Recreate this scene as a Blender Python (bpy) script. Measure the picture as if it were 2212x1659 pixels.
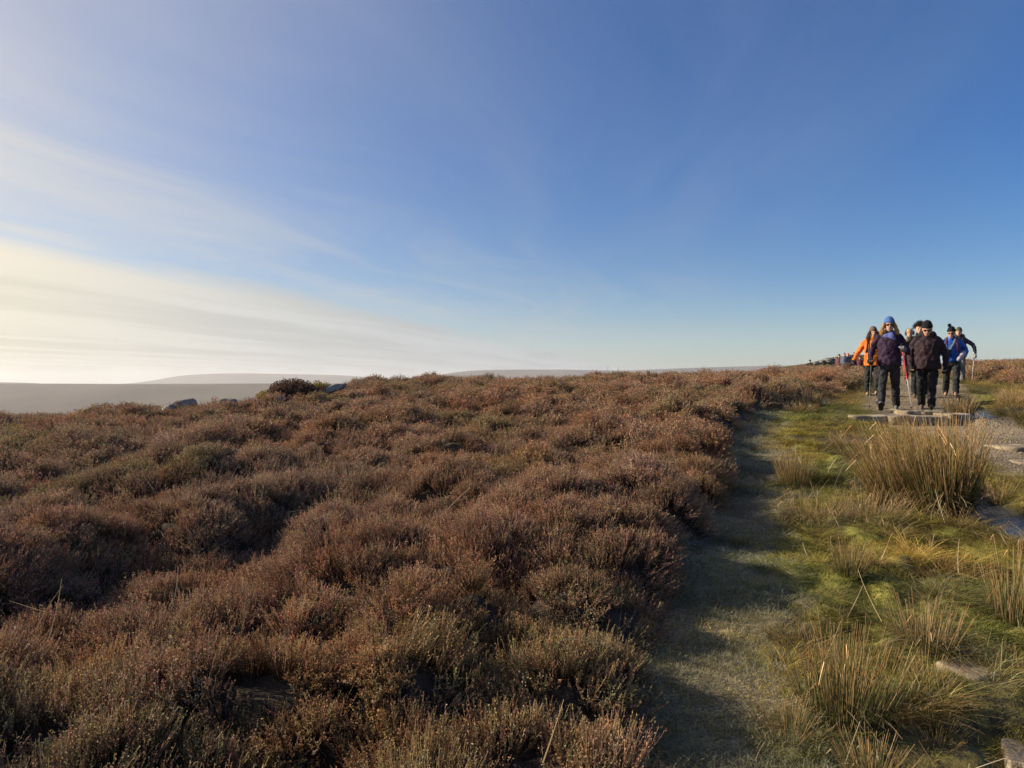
import bpy, bmesh, math, random
import numpy as np
from mathutils import Vector, Matrix, noise as mnoise

R = math.radians
for o in list(bpy.data.objects):
    bpy.data.objects.remove(o, do_unlink=True)
scene = bpy.context.scene
COL = scene.collection
random.seed(7)
RNG = np.random.default_rng(11)

# ------------------------------------------------------------------ camera
CAMZ = 1.6
FPX = 1762.0                       # focal length in pixels of the 2560 px wide photograph
cam_d = bpy.data.cameras.new('camera')
cam = bpy.data.objects.new('camera', cam_d)
COL.objects.link(cam)
cam.location = (0, 0, CAMZ)
cam.rotation_euler = (R(90), 0, 0)
cam_d.sensor_width = 36.0
cam_d.lens = 36.0 * FPX / 2560.0
cam_d.clip_start = 0.05
cam_d.clip_end = 40000
scene.camera = cam

# ------------------------------------------------------------------ sun and sky
SUN_AZ = R(-78)                    # measured from the view direction (+Y), negative = to the left
SUN_EL = R(25)
sun_dir = Vector((math.sin(SUN_AZ) * math.cos(SUN_EL), math.cos(SUN_AZ) * math.cos(SUN_EL), math.sin(SUN_EL)))
sun_d = bpy.data.lights.new('sun', 'SUN')
sun_d.energy = 5.0
sun_d.angle = R(0.5)
sun_d.color = (1.0, 0.86, 0.66)
sun = bpy.data.objects.new('sun', sun_d)
COL.objects.link(sun)
sun.rotation_euler = (-sun_dir).to_track_quat('-Z', 'Y').to_euler()

world = bpy.data.worlds.new('World')
scene.world = world
world.use_nodes = True
wn, wl = world.node_tree.nodes, world.node_tree.links
wn.clear()


class N:
    """tiny wrapper for building node trees"""
    def __init__(self, tree):
        self.t = tree

    def n(self, typ, **kw):
        nd = self.t.nodes.new(typ)
        ins = kw.pop('ins', None)
        for k, v in kw.items():
            setattr(nd, k, v)
        if ins:
            for k, v in ins.items():
                if hasattr(v, 'is_output') and v.is_output:
                    self.t.links.new(v, nd.inputs[k])
                else:
                    nd.inputs[k].default_value = v
        return nd

    def math(self, op, a, b=None, c=None, clamp=False):
        nd = self.n('ShaderNodeMath', operation=op, use_clamp=clamp)
        for i, v in enumerate((a, b, c)):
            if v is None:
                continue
            if hasattr(v, 'is_output'):
                self.t.links.new(v, nd.inputs[i])
            else:
                nd.inputs[i].default_value = v
        return nd.outputs[0]

    def mix(self, fac, a, b, blend='MIX'):
        nd = self.n('ShaderNodeMix', data_type='RGBA', blend_type=blend)
        for i, v in ((0, fac), (6, a), (7, b)):
            if hasattr(v, 'is_output'):
                self.t.links.new(v, nd.inputs[i])
            else:
                nd.inputs[i].default_value = v if i == 0 else (tuple(v) + (1,))[:4]
        return nd.outputs[2]

    def ramp(self, fac, lo, hi, a=0.0, b=1.0, smooth=True):
        nd = self.n('ShaderNodeMapRange', interpolation_type='SMOOTHSTEP' if smooth else 'LINEAR')
        self.t.links.new(fac, nd.inputs[0])
        for i, v in ((1, lo), (2, hi), (3, a), (4, b)):
            nd.inputs[i].default_value = v
        return nd.outputs[0]

    def noise(self, vec, scale, detail=4, rough=0.55, dist=0.0):
        nd = self.n('ShaderNodeTexNoise', ins={'Scale': scale, 'Detail': detail, 'Roughness': rough, 'Distortion': dist})
        if vec is not None:
            self.t.links.new(vec, nd.inputs['Vector'])
        return nd.outputs['Fac']

    def link(self, a, b):
        self.t.links.new(a, b)


SKY_STRENGTH = 0.063
w = N(world.node_tree)
sky = w.n('ShaderNodeTexSky', sky_type='NISHITA', sun_disc=False, sun_elevation=SUN_EL, sun_rotation=SUN_AZ,
          altitude=400, air_density=1.0, dust_density=0.7, ozone_density=3.0)
tc = w.n('ShaderNodeTexCoord')
sep = w.n('ShaderNodeSeparateXYZ', ins={0: tc.outputs['Generated']})
dz = w.math('MAXIMUM', sep.outputs[2], 0.022)
px = w.math('DIVIDE', sep.outputs[0], dz)
py = w.math('DIVIDE', sep.outputs[1], dz)
# sheet of high cloud lying ahead and to the left; its edge is a line on the cloud plane
lx, ly = 0.245, 0.9695             # direction of the edge
u_al = w.math('ADD', w.math('MULTIPLY', px, lx), w.math('MULTIPLY', py, ly))
v_ac = w.math('ADD', w.math('MULTIPLY', px, ly), w.math('MULTIPLY', py, -lx))   # across, + = right / clear side
warp = w.noise(w.n('ShaderNodeCombineXYZ', ins={0: w.math('MULTIPLY', u_al, 0.16), 1: w.math('MULTIPLY', v_ac, 0.30), 2: 7.0}).outputs[0], 1.0, 2, .5)
v_w = w.math('ADD', v_ac, w.math('MULTIPLY', w.math('SUBTRACT', warp, .5), 3.0))
cvec = w.n('ShaderNodeCombineXYZ', ins={0: w.math('MULTIPLY', u_al, 0.075), 1: w.math('MULTIPLY', v_w, 0.42), 2: 0.0}).outputs[0]
cvec2 = w.n('ShaderNodeCombineXYZ', ins={0: w.math('MULTIPLY', u_al, 0.28), 1: w.math('MULTIPLY', v_w, 1.15), 2: 3.0}).outputs[0]
n1 = w.noise(cvec, 1.0, 3, 0.55, 0.4)
n2 = w.noise(cvec2, 1.0, 5, 0.6, 0.5)
edge = w.math('ADD', v_ac, w.math('MULTIPLY', w.math('SUBTRACT', n1, 0.5), 2.6))
edge = w.math('ADD', edge, w.math('MULTIPLY', w.math('SUBTRACT', n2, 0.5), 0.8))
body = w.ramp(edge, -3.9, -5.0, 0.0, 1.0)             # dense part of the sheet
fringe = w.ramp(edge, 2.2, -4.6, 0.0, 1.0)            # thin streaked veil beside it
streak = w.ramp(n2, 0.34, 0.72, 0.0, 1.0)
veil = w.math('MULTIPLY', w.math('MULTIPLY', fringe, w.math('ADD', w.math('MULTIPLY', streak, 0.55), 0.28)), 0.72)
band = w.ramp(n1, 0.36, 0.60, 0.88, 1.06)             # thicker and thinner bands inside the sheet
sd = w.n('ShaderNodeVectorMath', operation='DOT_PRODUCT', ins={0: tc.outputs['Generated'], 1: tuple(sun_dir)}).outputs['Value']
fwd = w.math('POWER', w.math('MAXIMUM', sd, 0.0), 2.5)
dens = w.math('MAXIMUM', w.math('MULTIPLY', body, 0.93), veil)
thin = w.math('ADD', w.math('MULTIPLY', fwd, .62), .03)   # faint cirrus everywhere, whiter towards the sun
dens = w.math('ADD', dens, w.math('MULTIPLY', thin, w.math('SUBTRACT', 1.0, dens)))
# haze-whitened air low over the horizon
low = w.ramp(sep.outputs[2], -0.02, 0.13, 0.42, 0.0)
dens = w.math('ADD', dens, w.math('MULTIPLY', low, w.math('SUBTRACT', 1.0, dens)))
bright = w.math('ADD', w.math('MULTIPLY', fwd, 4.6), 5.0)
bright = w.math('MULTIPLY', bright, w.math('ADD', w.math('MULTIPLY', w.math('SUBTRACT', band, 1.0), body), 1.0))
ccol = w.mix(w.math('MINIMUM', w.math('MULTIPLY', fwd, 2.0), 1.0), (0.92, 0.97, 1.03), (1.14, 1.02, 0.77))
cl = w.n('ShaderNodeVectorMath', operation='SCALE', ins={0: ccol, 'Scale': bright}).outputs[0]
blue = w.n('ShaderNodeHueSaturation', ins={'Saturation': 1.42, 'Value': 1.12, 'Hue': .512, 'Color': sky.outputs[0]}).outputs[0]
skyc = w.mix(dens, blue, cl)
bg = w.n('ShaderNodeBackground', ins={'Color': skyc, 'Strength': SKY_STRENGTH})
out = w.n('ShaderNodeOutputWorld', ins={'Surface': bg.outputs[0]})

scene.view_settings.view_transform = 'Standard'
scene.view_settings.look = 'None'
scene.view_settings.exposure = 0.8
scene.view_settings.gamma = 1.0
scene.view_settings.use_curve_mapping = False
cy = scene.cycles
world.cycles.sampling_method = 'MANUAL'
world.cycles.sample_map_resolution = 512
cy.use_denoising = True
cy.adaptive_threshold = 0.025
cy.denoising_prefilter = 'NONE'
cy.max_bounces = 5
cy.diffuse_bounces = 2
cy.glossy_bounces = 3
cy.transmission_bounces = 4
cy.volume_bounces = 0
cy.transparent_max_bounces = 6
cy.caustics_reflective = False
cy.caustics_refractive = False

# ------------------------------------------------------------------ noise (numpy)
def _h(ix, iy, seed):
    n = (ix.astype(np.int64) * 374761393 + iy.astype(np.int64) * 668265263 + seed * 1442695041) & 0x7fffffff
    n = ((n ^ (n >> 13)) * 1274126177) & 0x7fffffff
    n = ((n ^ (n >> 16)) * 1103515245 + 12345) & 0x7fffffff
    return ((n ^ (n >> 15)) & 0xffffff) / float(0xffffff)


def vnoise(x, y, seed=0):
    x = np.asarray(x, float); y = np.asarray(y, float)
    ix = np.floor(x); iy = np.floor(y)
    fx = x - ix; fy = y - iy
    fx = fx * fx * (3 - 2 * fx); fy = fy * fy * (3 - 2 * fy)
    a = _h(ix, iy, seed); b = _h(ix + 1, iy, seed); c = _h(ix, iy + 1, seed); d = _h(ix + 1, iy + 1, seed)
    return a + (b - a) * fx + (c - a) * fy + (a - b - c + d) * fx * fy


def fbm(x, y, seed=0, oct=4, rough=0.5):
    s = 0; a = 1; t = 0
    for i in range(oct):
        s = s + a * vnoise(x * 2 ** i + 17.3 * i, y * 2 ** i - 9.1 * i, seed + i); t += a; a *= rough
    return s / t


def mounds(x, y, cell, rmin, rmax, seed):
    """rounded bumps on a jittered grid, 0..1"""
    x = np.asarray(x, float) / cell; y = np.asarray(y, float) / cell
    ix = np.floor(x); iy = np.floor(y)
    best = np.zeros_like(x)
    for ox in (-1, 0, 1):
        for oy in (-1, 0, 1):
            cx, cyy = ix + ox, iy + oy
            jx = cx + 0.15 + 0.7 * _h(cx, cyy, seed); jy = cyy + 0.15 + 0.7 * _h(cx, cyy, seed + 1)
            rad = rmin + (rmax - rmin) * _h(cx, cyy, seed + 2)
            hh = 0.45 + 0.55 * _h(cx, cyy, seed + 3)
            d2 = ((x - jx) ** 2 + (y - jy) ** 2) / rad ** 2
            best = np.maximum(best, hh * np.clip(1 - d2, 0, 1) ** 0.65)
    return best


def sstep(a, b, x):
    t = np.clip((x - a) / (b - a), 0, 1)
    return t * t * (3 - 2 * t)


# ------------------------------------------------------------------ terrain
def smooth_table(nodes, lo, hi, step=0.25, sig=1.2):
    xs = np.arange(lo, hi, step)
    a = np.array(nodes, float)
    ys = np.interp(xs, a[:, 0], a[:, 1])
    k = int(4 * sig / step); kk = np.exp(-0.5 * (np.arange(-k, k + 1) * step / sig) ** 2); kk /= kk.sum()
    ys = np.convolve(np.pad(ys, k, mode='edge'), kk, mode='valid')
    return lambda q: np.interp(q, xs, ys)


prof = smooth_table([(-60, -1.8), (-10, -.45), (0, -.02), (3, .15), (6, .45), (9, .74), (11.4, .96), (12.2, 1.03), (13.3, 1.13), (17, 1.31), (22, 1.62),
                     (30, 1.88), (53, 2.22), (62, 2.32), (75, 2.35), (140, 2.35)], -60, 140)
edge_l = smooth_table([(-20, -3.2), (0, -.35), (2.6, .40), (4.1, .92), (5.6, 1.42), (7.1, 1.98), (10, 3.05), (12.7, 4.2), (14.2, 5.4), (16, 6.9), (18, 8.5), (22, 11.3),
                       (30, 14.9), (40, 18.9), (53, 23.6), (75, 31)], -20, 80, sig=.5)
path_c = smooth_table([(-20, 5.5), (4, 6.2), (6, 6.3), (8, 6.6), (10, 7.1), (12, 7.5), (13.4, 7.75), (17, 9.8), (22, 13.0), (30, 16.6), (40, 20.4), (53, 25.1), (75, 32.6)],
                      -20, 80, sig=.8)
path_w = smooth_table([(-20, 1.1), (8, 1.2), (12, 1.35), (16, 1.45), (22, 1.3), (30, 1.2), (80, 1.2)], -20, 80)
edge_r = smooth_table([(-20, 30), (12, 14.5), (15, 13.0), (18, 13.4), (22, 14.9), (30, 18.3), (40, 22.1), (53, 26.6), (75, 34)], -20, 80)
ridge_r = lambda s: np.interp(s, [-1.2, -.73, -.3, 0, .3, .42, .52, .6, .73, 1.2], [44, 44, 56, 62, 56, 38, 38, 50, 54, 50])
# skyline of the moor in the photograph: (pixel x, pixel y) on the 2212 px wide view
SKYL = np.array([(-900, 905), (-300, 899), (0, 893), (170, 882), (352, 876), (528, 865), (600, 863), (660, 847), (738, 823), (800, 814), (870, 809), (1000, 808.5), (1200, 805),
                 (1400, 799), (1560, 796), (1700, 790), (1800, 788), (1950, 784), (2110, 777), (2212, 773), (2600, 768), (3300, 775)], float)
sky_s = (SKYL[:, 0] - 1106) / 1522.6
sky_t = (829.5 - SKYL[:, 1]) / 1522.6

PUDDLES = [  # centre x, y, half-length, half-width, angle
    (4.30, 6.12, 1.05, .24, R(72)), (4.50, 7.2, .30, .15, R(20)), (9.78, 14.6, 2.85, .24, R(56.3)), (4.33, 9.1, .34, .19, R(8)), (4.72, 10.0, .42, .20, R(10))]
PLEV = []


def ground0(x, y):
    s = x / np.maximum(y, 0.5)
    r = np.hypot(x, y)
    z = prof(y)
    xl = np.minimum(x - 1.0, 0)
    z = z - 0.105 * (np.sqrt(xl * xl + 49) - 7) * sstep(1, 8, r)
    xr = np.maximum(x - path_c(np.clip(y, -20, 79)) - 1.5, 0)
    z = z + 0.028 * xr * sstep(8, 20, y)
    return z


# correct the far crest so that its outline is the photograph's
_ss = np.linspace(-1.15, 1.15, 93)
_rr = np.linspace(10, 70, 121)
CANO = 0.60
def _silh(corr):
    res = []
    for i, s in enumerate(_ss):
        Rr = ridge_r(s)
        yy = _rr / math.hypot(1, 0)
        yy = yy[yy <= Rr]
        e = (ground0(s * yy, yy) + corr[i] * sstep(11, Rr, yy) + CANO - CAMZ) / yy
        res.append(e.max())
    return np.array(res)
_corr = np.zeros_like(_ss)
for _ in range(8):
    _corr += (np.interp(_ss, sky_s, sky_t) - _silh(_corr)) * ridge_r(_ss) * 0.8


def puddle_field(x, y):
    """for each point: signed shape value (<1 inside) and the water level of the nearest puddle"""
    best = np.full(np.shape(x), 9.0); lev = np.zeros(np.shape(x))
    for i, (cx, cyy, a, b, th) in enumerate(PUDDLES):
        dx, dy = x - cx, y - cyy
        u = dx * math.cos(th) + dy * math.sin(th); v = -dx * math.sin(th) + dy * math.cos(th)
        uc = np.clip(u, -(a - b), a - b)
        d = np.hypot(u - uc, v) / b + 0.7 * (fbm(x * 5, y * 5, 40 + i, 3) - .5)
        lv = PLEV[i]
        m = d < best
        best = np.where(m, d, best); lev = np.where(m, lv, lev)
    return best, lev


def ground(x, y, detail=True):
    x = np.asarray(x, float); y = np.asarray(y, float)
    z = ground0(x, y)
    s = x / np.maximum(y, 0.5)
    Rr = ridge_r(s)
    z = z + np.interp(s, _ss, _corr) * sstep(0, 1, np.clip((y - 11) / (Rr - 11), 0, 1))
    r = np.hypot(x, y)
    rc = Rr * np.sqrt(1 + np.clip(s, -3, 3) ** 2)
    over = np.maximum(r - rc - 4, 0)
    z = z - np.where(over < 60, 0.0045 * over ** 2, 0.0045 * 3600 + (over - 60) * 0.54 * np.exp(-np.maximum(over - 60, 0) / 160))
    z = np.maximum(z, -70 + 0 * z)
    # the step down below the stone ledge
    dm = sstep(5.4, 6.2, x) * sstep(10.6, 8.9, x)
    z = z - 0.11 * dm * sstep(12.35, 12.15, y) * sstep(9.0, 11.6, y)
    if detail:
        z = z + 0.10 * (fbm(x * .45, y * .45, 3, 3) - .5) * sstep(.5, 3, r) * sstep(80, 40, r)
        pth = np.exp(-((x - path_c(np.clip(y, -20, 79))) / (path_w(np.clip(y, -20, 79)) + .2)) ** 4)
        wet = bog(x, y)
        z = z + wet * (0.095 * mounds(x + .25 * fbm(x * 3, y * 3, 61, 2), y + .2 * fbm(x * 3, y * 3, 64, 2), .34, .3, .8, 60) + 0.10 * fbm(x * 4.5, y * 4.5, 63, 3) - .09)
        z = z + pth * 0.03 * (fbm(x * 3, y * 3, 21, 3) - .5)
        d, lev = puddle_field(x, y)
        k = sstep(2.6, 1.3, d)
        z = z * (1 - k) + np.minimum(np.maximum(z, lev + .01 * k), lev + np.clip(0.12 * (d - .95), -.05, .25)) * k
    return z


for cx_, cy_, a_, b_, th_ in PUDDLES:      # water stands at the level of the lowest point of its rim
    t_ = np.linspace(0, 2 * math.pi, 24)
    u_, v_ = a_ * .8 * np.cos(t_), b_ * .8 * np.sin(t_)
    PLEV.append(float(ground(cx_ + u_ * math.cos(th_) - v_ * math.sin(th_), cy_ + u_ * math.sin(th_) + v_ * math.cos(th_), False).min() * .6
                      + ground(np.array([cx_]), np.array([cy_]), False)[0] * .4) - .01)
PLEV[2] = 1.0                              # the narrow pool is dammed by the ledge at its lower end


def bog(x, y):
    """1 in the tussocky strip between the trodden edge and the gravel path"""
    yc = np.clip(y, -20, 79)
    a = sstep(.42, .85, x - edge_l(yc)) * sstep(.15, -.5, x - (path_c(yc) - path_w(yc)))
    b = sstep(0, .6, x - (path_c(yc) + path_w(yc)))
    return np.maximum(a, b) * sstep(34, 15, y)


def heather_mask(x, y):
    yc = np.clip(y, -20, 79)
    wob = 0.5 * (fbm(x * .9, y * .9, 5, 3) - .5) * (1 + .04 * yc) + 0.35 * (fbm(x * 2.6, y * 2.6, 8, 2) - .5)
    l = sstep(.10, -.16, x - edge_l(yc) + wob)
    rr = sstep(-.25, .25, x - edge_r(yc) + wob * 1.6) * sstep(13.0, 15, y)
    return np.maximum(l, rr)


def canopy(x, y):
    x = np.asarray(x, float); y = np.asarray(y, float)
    wx = x + 0.35 * (fbm(x * 1.3, y * 1.3, 71, 2) - .5); wy = y + 0.35 * (fbm(x * 1.3, y * 1.3, 77, 2) - .5)
    big = mounds(wx, wy * .8, 1.5, .5, .95, 90)
    med = mounds(wx, wy, .66, .42, .85, 95)
    irr = fbm(x * 1.7, y * 1.7, 81, 3) - .5; fine = fbm(x * 5.5, y * 5.5, 87, 2) - .5
    h = .03 + .23 * big + .26 * med + .40 * irr + .22 * fine + .10 * (fbm(x * .25, y * .25, 99, 2) - .4)
    return np.clip(h, .02, .7) * heather_mask(x, y)


def gz(x, y):
    return float(ground(np.array([float(x)]), np.array([float(y)]))[0])


def pix(px_, py_, Y):
    """pixel of the 2560 px photograph at depth Y -> world"""
    return Vector(((px_ - 1280) / FPX * Y, Y, CAMZ - (py_ - 960) / FPX * Y))

# ------------------------------------------------------------------ helpers
def tag(o, label=None, cat=None, group=None, kind=None):
    if label: o['label'] = label
    if cat: o['category'] = cat
    if group: o['group'] = group
    if kind: o['kind'] = kind
    return o


def mesh_np(name, V, F, smooth=True, mat=None):
    me = bpy.data.meshes.new(name)
    V = np.asarray(V, np.float32)
    if isinstance(F, np.ndarray):
        n, k = F.shape
        me.vertices.add(len(V)); me.vertices.foreach_set('co', V.ravel())
        me.loops.add(n * k); me.loops.foreach_set('vertex_index', F.astype(np.int32).ravel())
        me.polygons.add(n)
        me.polygons.foreach_set('loop_start', np.arange(0, n * k, k, dtype=np.int32))
        me.polygons.foreach_set('loop_total', np.full(n, k, np.int32))
    else:
        me.from_pydata([tuple(v) for v in V], [], F)
    me.update(calc_edges=True)
    me.validate()
    if smooth:
        me.polygons.foreach_set('use_smooth', np.ones(len(me.polygons), bool))
    if mat: me.materials.append(mat)
    return me


def vcol(me, name, cols):
    a = me.attributes.new(name, 'FLOAT_COLOR', 'POINT')
    c = np.ones((len(me.vertices), 4), np.float32); c[:, :np.shape(cols)[1]] = cols
    a.data.foreach_set('color', c.ravel())


def vfloat(me, name, vals):
    a = me.attributes.new(name, 'FLOAT', 'POINT')
    a.data.foreach_set('value', np.asarray(vals, np.float32))


def obj(name, me, parent=None, loc=None, rot=None):
    o = bpy.data.objects.new(name, me)
    COL.objects.link(o)
    if parent: o.parent = parent
    if loc is not None: o.location = loc
    if rot is not None: o.rotation_euler = rot
    return o


def new_mat(name):
    m = bpy.data.materials.new(name)
    m.use_nodes = True
    m.node_tree.nodes.clear()
    return m, N(m.node_tree)


def pbr(name, col, rough=.8, spec=.3, var=.15, scale=30., bump=.0, bscale=60., metal=0., coat=0.):
    """plain procedural surface: base colour broken up by noise, with fine relief"""
    m, k = new_mat(name)
    tcx = k.n('ShaderNodeTexCoord')
    nz = k.noise(tcx.outputs['Object'], scale, 5, .6)
    f = k.ramp(nz, .25, .75, 1 - var, 1 + var, False)
    c = k.n('ShaderNodeVectorMath', operation='SCALE', ins={0: col[:3], 'Scale': f}).outputs[0]
    b = k.n('ShaderNodeBsdfPrincipled', ins={'Base Color': c, 'Roughness': rough, 'Specular IOR Level': spec, 'Metallic': metal, 'Coat Weight': coat})
    if bump:
        nb = k.noise(tcx.outputs['Object'], bscale, 4, .6)
        k.link(k.n('ShaderNodeBump', ins={'Strength': bump, 'Distance': .02, 'Height': nb}).outputs[0], b.inputs['Normal'])
    k.n('ShaderNodeOutputMaterial', ins={'Surface': b.outputs[0]})
    return m


def plant_mat(name, trans=.3, rough=.75, gain=1.0, inst=True, spec=.15):
    """vertex colour of the leaf or stem times the tint of its tuft"""
    m, k = new_mat(name)
    c = k.n('ShaderNodeAttribute', attribute_name='col').outputs['Color']
    if inst:
        t = k.n('ShaderNodeAttribute', attribute_type='INSTANCER', attribute_name='tint').outputs['Color']
        c = k.mix(1.0, c, t, 'MULTIPLY')
    if gain != 1.0:
        c = k.mix(1.0, c, (gain, gain, gain), 'MULTIPLY')
    b = k.n('ShaderNodeBsdfPrincipled', ins={'Base Color': c, 'Roughness': rough, 'Specular IOR Level': spec})
    tr = k.n('ShaderNodeBsdfTranslucent', ins={'Color': c})
    mx = k.n('ShaderNodeMixShader', ins={0: trans, 1: b.outputs[0], 2: tr.outputs[0]})
    k.n('ShaderNodeOutputMaterial', ins={'Surface': mx.outputs[0]})
    return m


# ------------------------------------------------------------------ moor ground
def ground_material():
    m, k = new_mat('moor_ground')
    geo = k.n('ShaderNodeNewGeometry')
    P = geo.outputs['Position']
    A = lambda nm: k.n('ShaderNodeAttribute', attribute_name=nm).outputs['Fac']
    hea, grav, trod, wet, far = A('heather'), A('gravel'), A('trod'), A('wet'), A('far')
    na = k.noise(P, 3.2, 4, .65)
    nb = k.noise(P, 14, 3, .7)
    nc = k.noise(P, 55, 3, .7)
    nd = k.noise(P, .55, 2, .6)
    # turf: yellow green moss, straw and dark peat
    turf = k.mix(k.ramp(nb, .35, .62), (.055, .048, .018), (.21, .19, .042))
    turf = k.mix(k.ramp(nc, .5, .72), turf, (.24, .19, .085))
    turf = k.mix(k.math('MULTIPLY', k.ramp(na, .52, .66), .9), turf, (.028, .021, .014))
    turf = k.mix(k.math('MULTIPLY', k.ramp(nd, .45, .62), .55), turf, (.20, .20, .035))
    # trodden edge: short pale grey-green grass
    tr = k.mix(k.ramp(nc, .35, .65), (.085, .070, .050), (.29, .25, .185))
    tr = k.mix(k.math('MULTIPLY', k.ramp(na, .50, .66), .7), tr, (.060, .046, .032))
    # stony path: grit, embedded stones, dark damp peat between them
    vor = k.n('ShaderNodeTexVoronoi', feature='F1', ins={'Vector': P, 'Scale': 24.0, 'Randomness': 1.0})
    vr = k.n('ShaderNodeTexVoronoi', feature='DISTANCE_TO_EDGE', ins={'Vector': P, 'Scale': 24.0, 'Randomness': 1.0})
    grit = k.mix(k.ramp(nc, .3, .7), (.18, .132, .080), (.42, .325, .205))
    peb = k.mix(k.n('ShaderNodeSeparateColor', ins={0: vor.outputs['Color']}).outputs[0], (.15, .12, .085), (.40, .33, .235))
    gcol = k.mix(k.math('MULTIPLY', k.ramp(vr.outputs['Distance'], .04, .12), k.ramp(na, .4, .55)), grit, peb)
    gcol = k.mix(k.math('MULTIPLY', k.ramp(nd, .42, .6), .55), gcol, (.085, .068, .045))
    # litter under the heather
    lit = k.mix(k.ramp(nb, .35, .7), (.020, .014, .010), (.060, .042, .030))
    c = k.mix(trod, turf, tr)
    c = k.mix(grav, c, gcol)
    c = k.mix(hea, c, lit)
    c = k.mix(far, c, (.085, .062, .045))
    c = k.mix(k.math('MULTIPLY', wet, .75), c, (.018, .014, .010))
    rough = k.math('SUBTRACT', .95, k.math('MULTIPLY', wet, .45))
    hgt = k.math('ADD', k.math('MULTIPLY', nb, .7), k.math('MULTIPLY', nc, .35))
    hgt = k.math('ADD', hgt, k.math('MULTIPLY', k.math('MULTIPLY', k.ramp(vr.outputs['Distance'], 0, .2), grav), .6))
    bump = k.n('ShaderNodeBump', ins={'Strength': .9, 'Distance': .03, 'Height': hgt})
    b = k.n('ShaderNodeBsdfPrincipled', ins={'Base Color': c, 'Roughness': rough, 'Specular IOR Level': .25, 'Normal': bump.outputs[0]})
    k.n('ShaderNodeOutputMaterial', ins={'Surface': b.outputs[0]})
    return m


def build_ground():
    th_f = np.arange(R(-62), R(58), .0058)
    th = np.concatenate([np.arange(R(-180), R(-62), .05), th_f, np.arange(R(58), R(180), .05)])
    rr = np.concatenate([[0.0], np.geomspace(.35, 110, 470), np.geomspace(115, 14000, 60)])
    T, Rr = np.meshgrid(th, rr)
    X, Y = Rr * np.sin(T), Rr * np.cos(T)
    Z = ground(X, Y)
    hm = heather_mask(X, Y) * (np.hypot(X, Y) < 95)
    cn = canopy(X, Y)
    Z = Z + .66 * cn * np.clip(hm, 0, 1) ** 2 * sstep(120, 80, Rr)
    n, mth = T.shape
    V = np.stack([X, Y, Z], -1).reshape(-1, 3)
    i = np.arange(n - 1)[:, None] * mth; j = np.arange(mth)[None, :]
    jn = (j + 1) % mth
    F = np.stack([i + j, i + jn, i + mth + jn, i + mth + j], -1).reshape(-1, 4)[:, ::-1]
    me = mesh_np('moor_ground', V, F, True, ground_material())
    x, y = V[:, 0].astype(float), V[:, 1].astype(float)
    yc = np.clip(y, -20, 79)
    wob = .5 * (fbm(x * 1.2, y * 1.2, 31, 3) - .5)
    dp = np.abs(x - path_c(yc) + wob)
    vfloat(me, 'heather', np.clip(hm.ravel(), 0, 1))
    vfloat(me, 'gravel', sstep(.15, -.35, dp - path_w(yc)) * sstep(2, 4, y))
    vfloat(me, 'trod', sstep(.90, .45, x - edge_l(yc) + .8 * wob) * sstep(15.5, 12, y))
    d, lev = puddle_field(x, y)
    dark = sstep(.54, .64, fbm(x * 1.9, y * 1.9, 55, 3)) * bog(x, y) * .9
    vfloat(me, 'wet', np.maximum(sstep(1.8, 1.1, d), dark))
    vfloat(me, 'far', sstep(60, 100, np.hypot(x, y)))
    return tag(obj('moor_ground', me), 'brown heather moor ground rising gently away from the camera', kind='structure')


build_ground()

# ------------------------------------------------------------------ far hills
def hill_material(name, c1, c2):
    m, k = new_mat(name)
    P = k.n('ShaderNodeNewGeometry').outputs['Position']
    sp = k.n('ShaderNodeVectorMath', operation='MULTIPLY', ins={0: P, 1: (.0035, .0012, .012)}).outputs[0]
    nz = k.noise(sp, 1.0, 6, .6)
    c = k.mix(k.ramp(nz, .35, .65), c1, c2)
    b = k.n('ShaderNodeBsdfDiffuse', ins={'Color': c})
    k.n('ShaderNodeOutputMaterial', ins={'Surface': b.outputs[0]})
    return m


def hill(name, label, prof_pts, Y, depth, mat, base=-75, seed=0):
    """ridge across the view at distance Y with the outline given as (2212-px x, y) points"""
    p = np.array(prof_pts, float)
    s = (p[:, 0] - 1106) / 1522.6; t = (829.5 - p[:, 1]) / 1522.6
    xs = np.linspace(s[0] * Y, s[-1] * Y, 260)
    top = CAMZ + np.interp(xs / Y, s, t) * Y
    k = np.exp(-.5 * (np.arange(-9, 10) / 3.5) ** 2); k /= k.sum()
    top = np.convolve(np.pad(top, 9, mode='edge'), k, mode='valid')
    v = np.linspace(-1, 1, 41)
    Vx, Vv = np.meshgrid(xs, v)
    bell = np.cos(Vv * math.pi / 2) ** 1.3
    Z = base + (top[None, :] - base) * bell
    Z = Z + 5 * (fbm(Vx * .006, (Y + Vv * depth) * .006, seed, 4) - .5) * (1 - bell) * bell * 4
    V = np.stack([Vx, Y + Vv * depth, Z], -1).reshape(-1, 3)
    n, mm = Vx.shape
    i = np.arange(n - 1)[:, None] * mm; j = np.arange(mm - 1)[None, :]
    F = np.stack([i + j, i + j + 1, i + mm + j + 1, i + mm + j], -1).reshape(-1, 4)
    return tag(obj(name, mesh_np(name, V, F, True, mat)), label, kind='structure')


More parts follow.
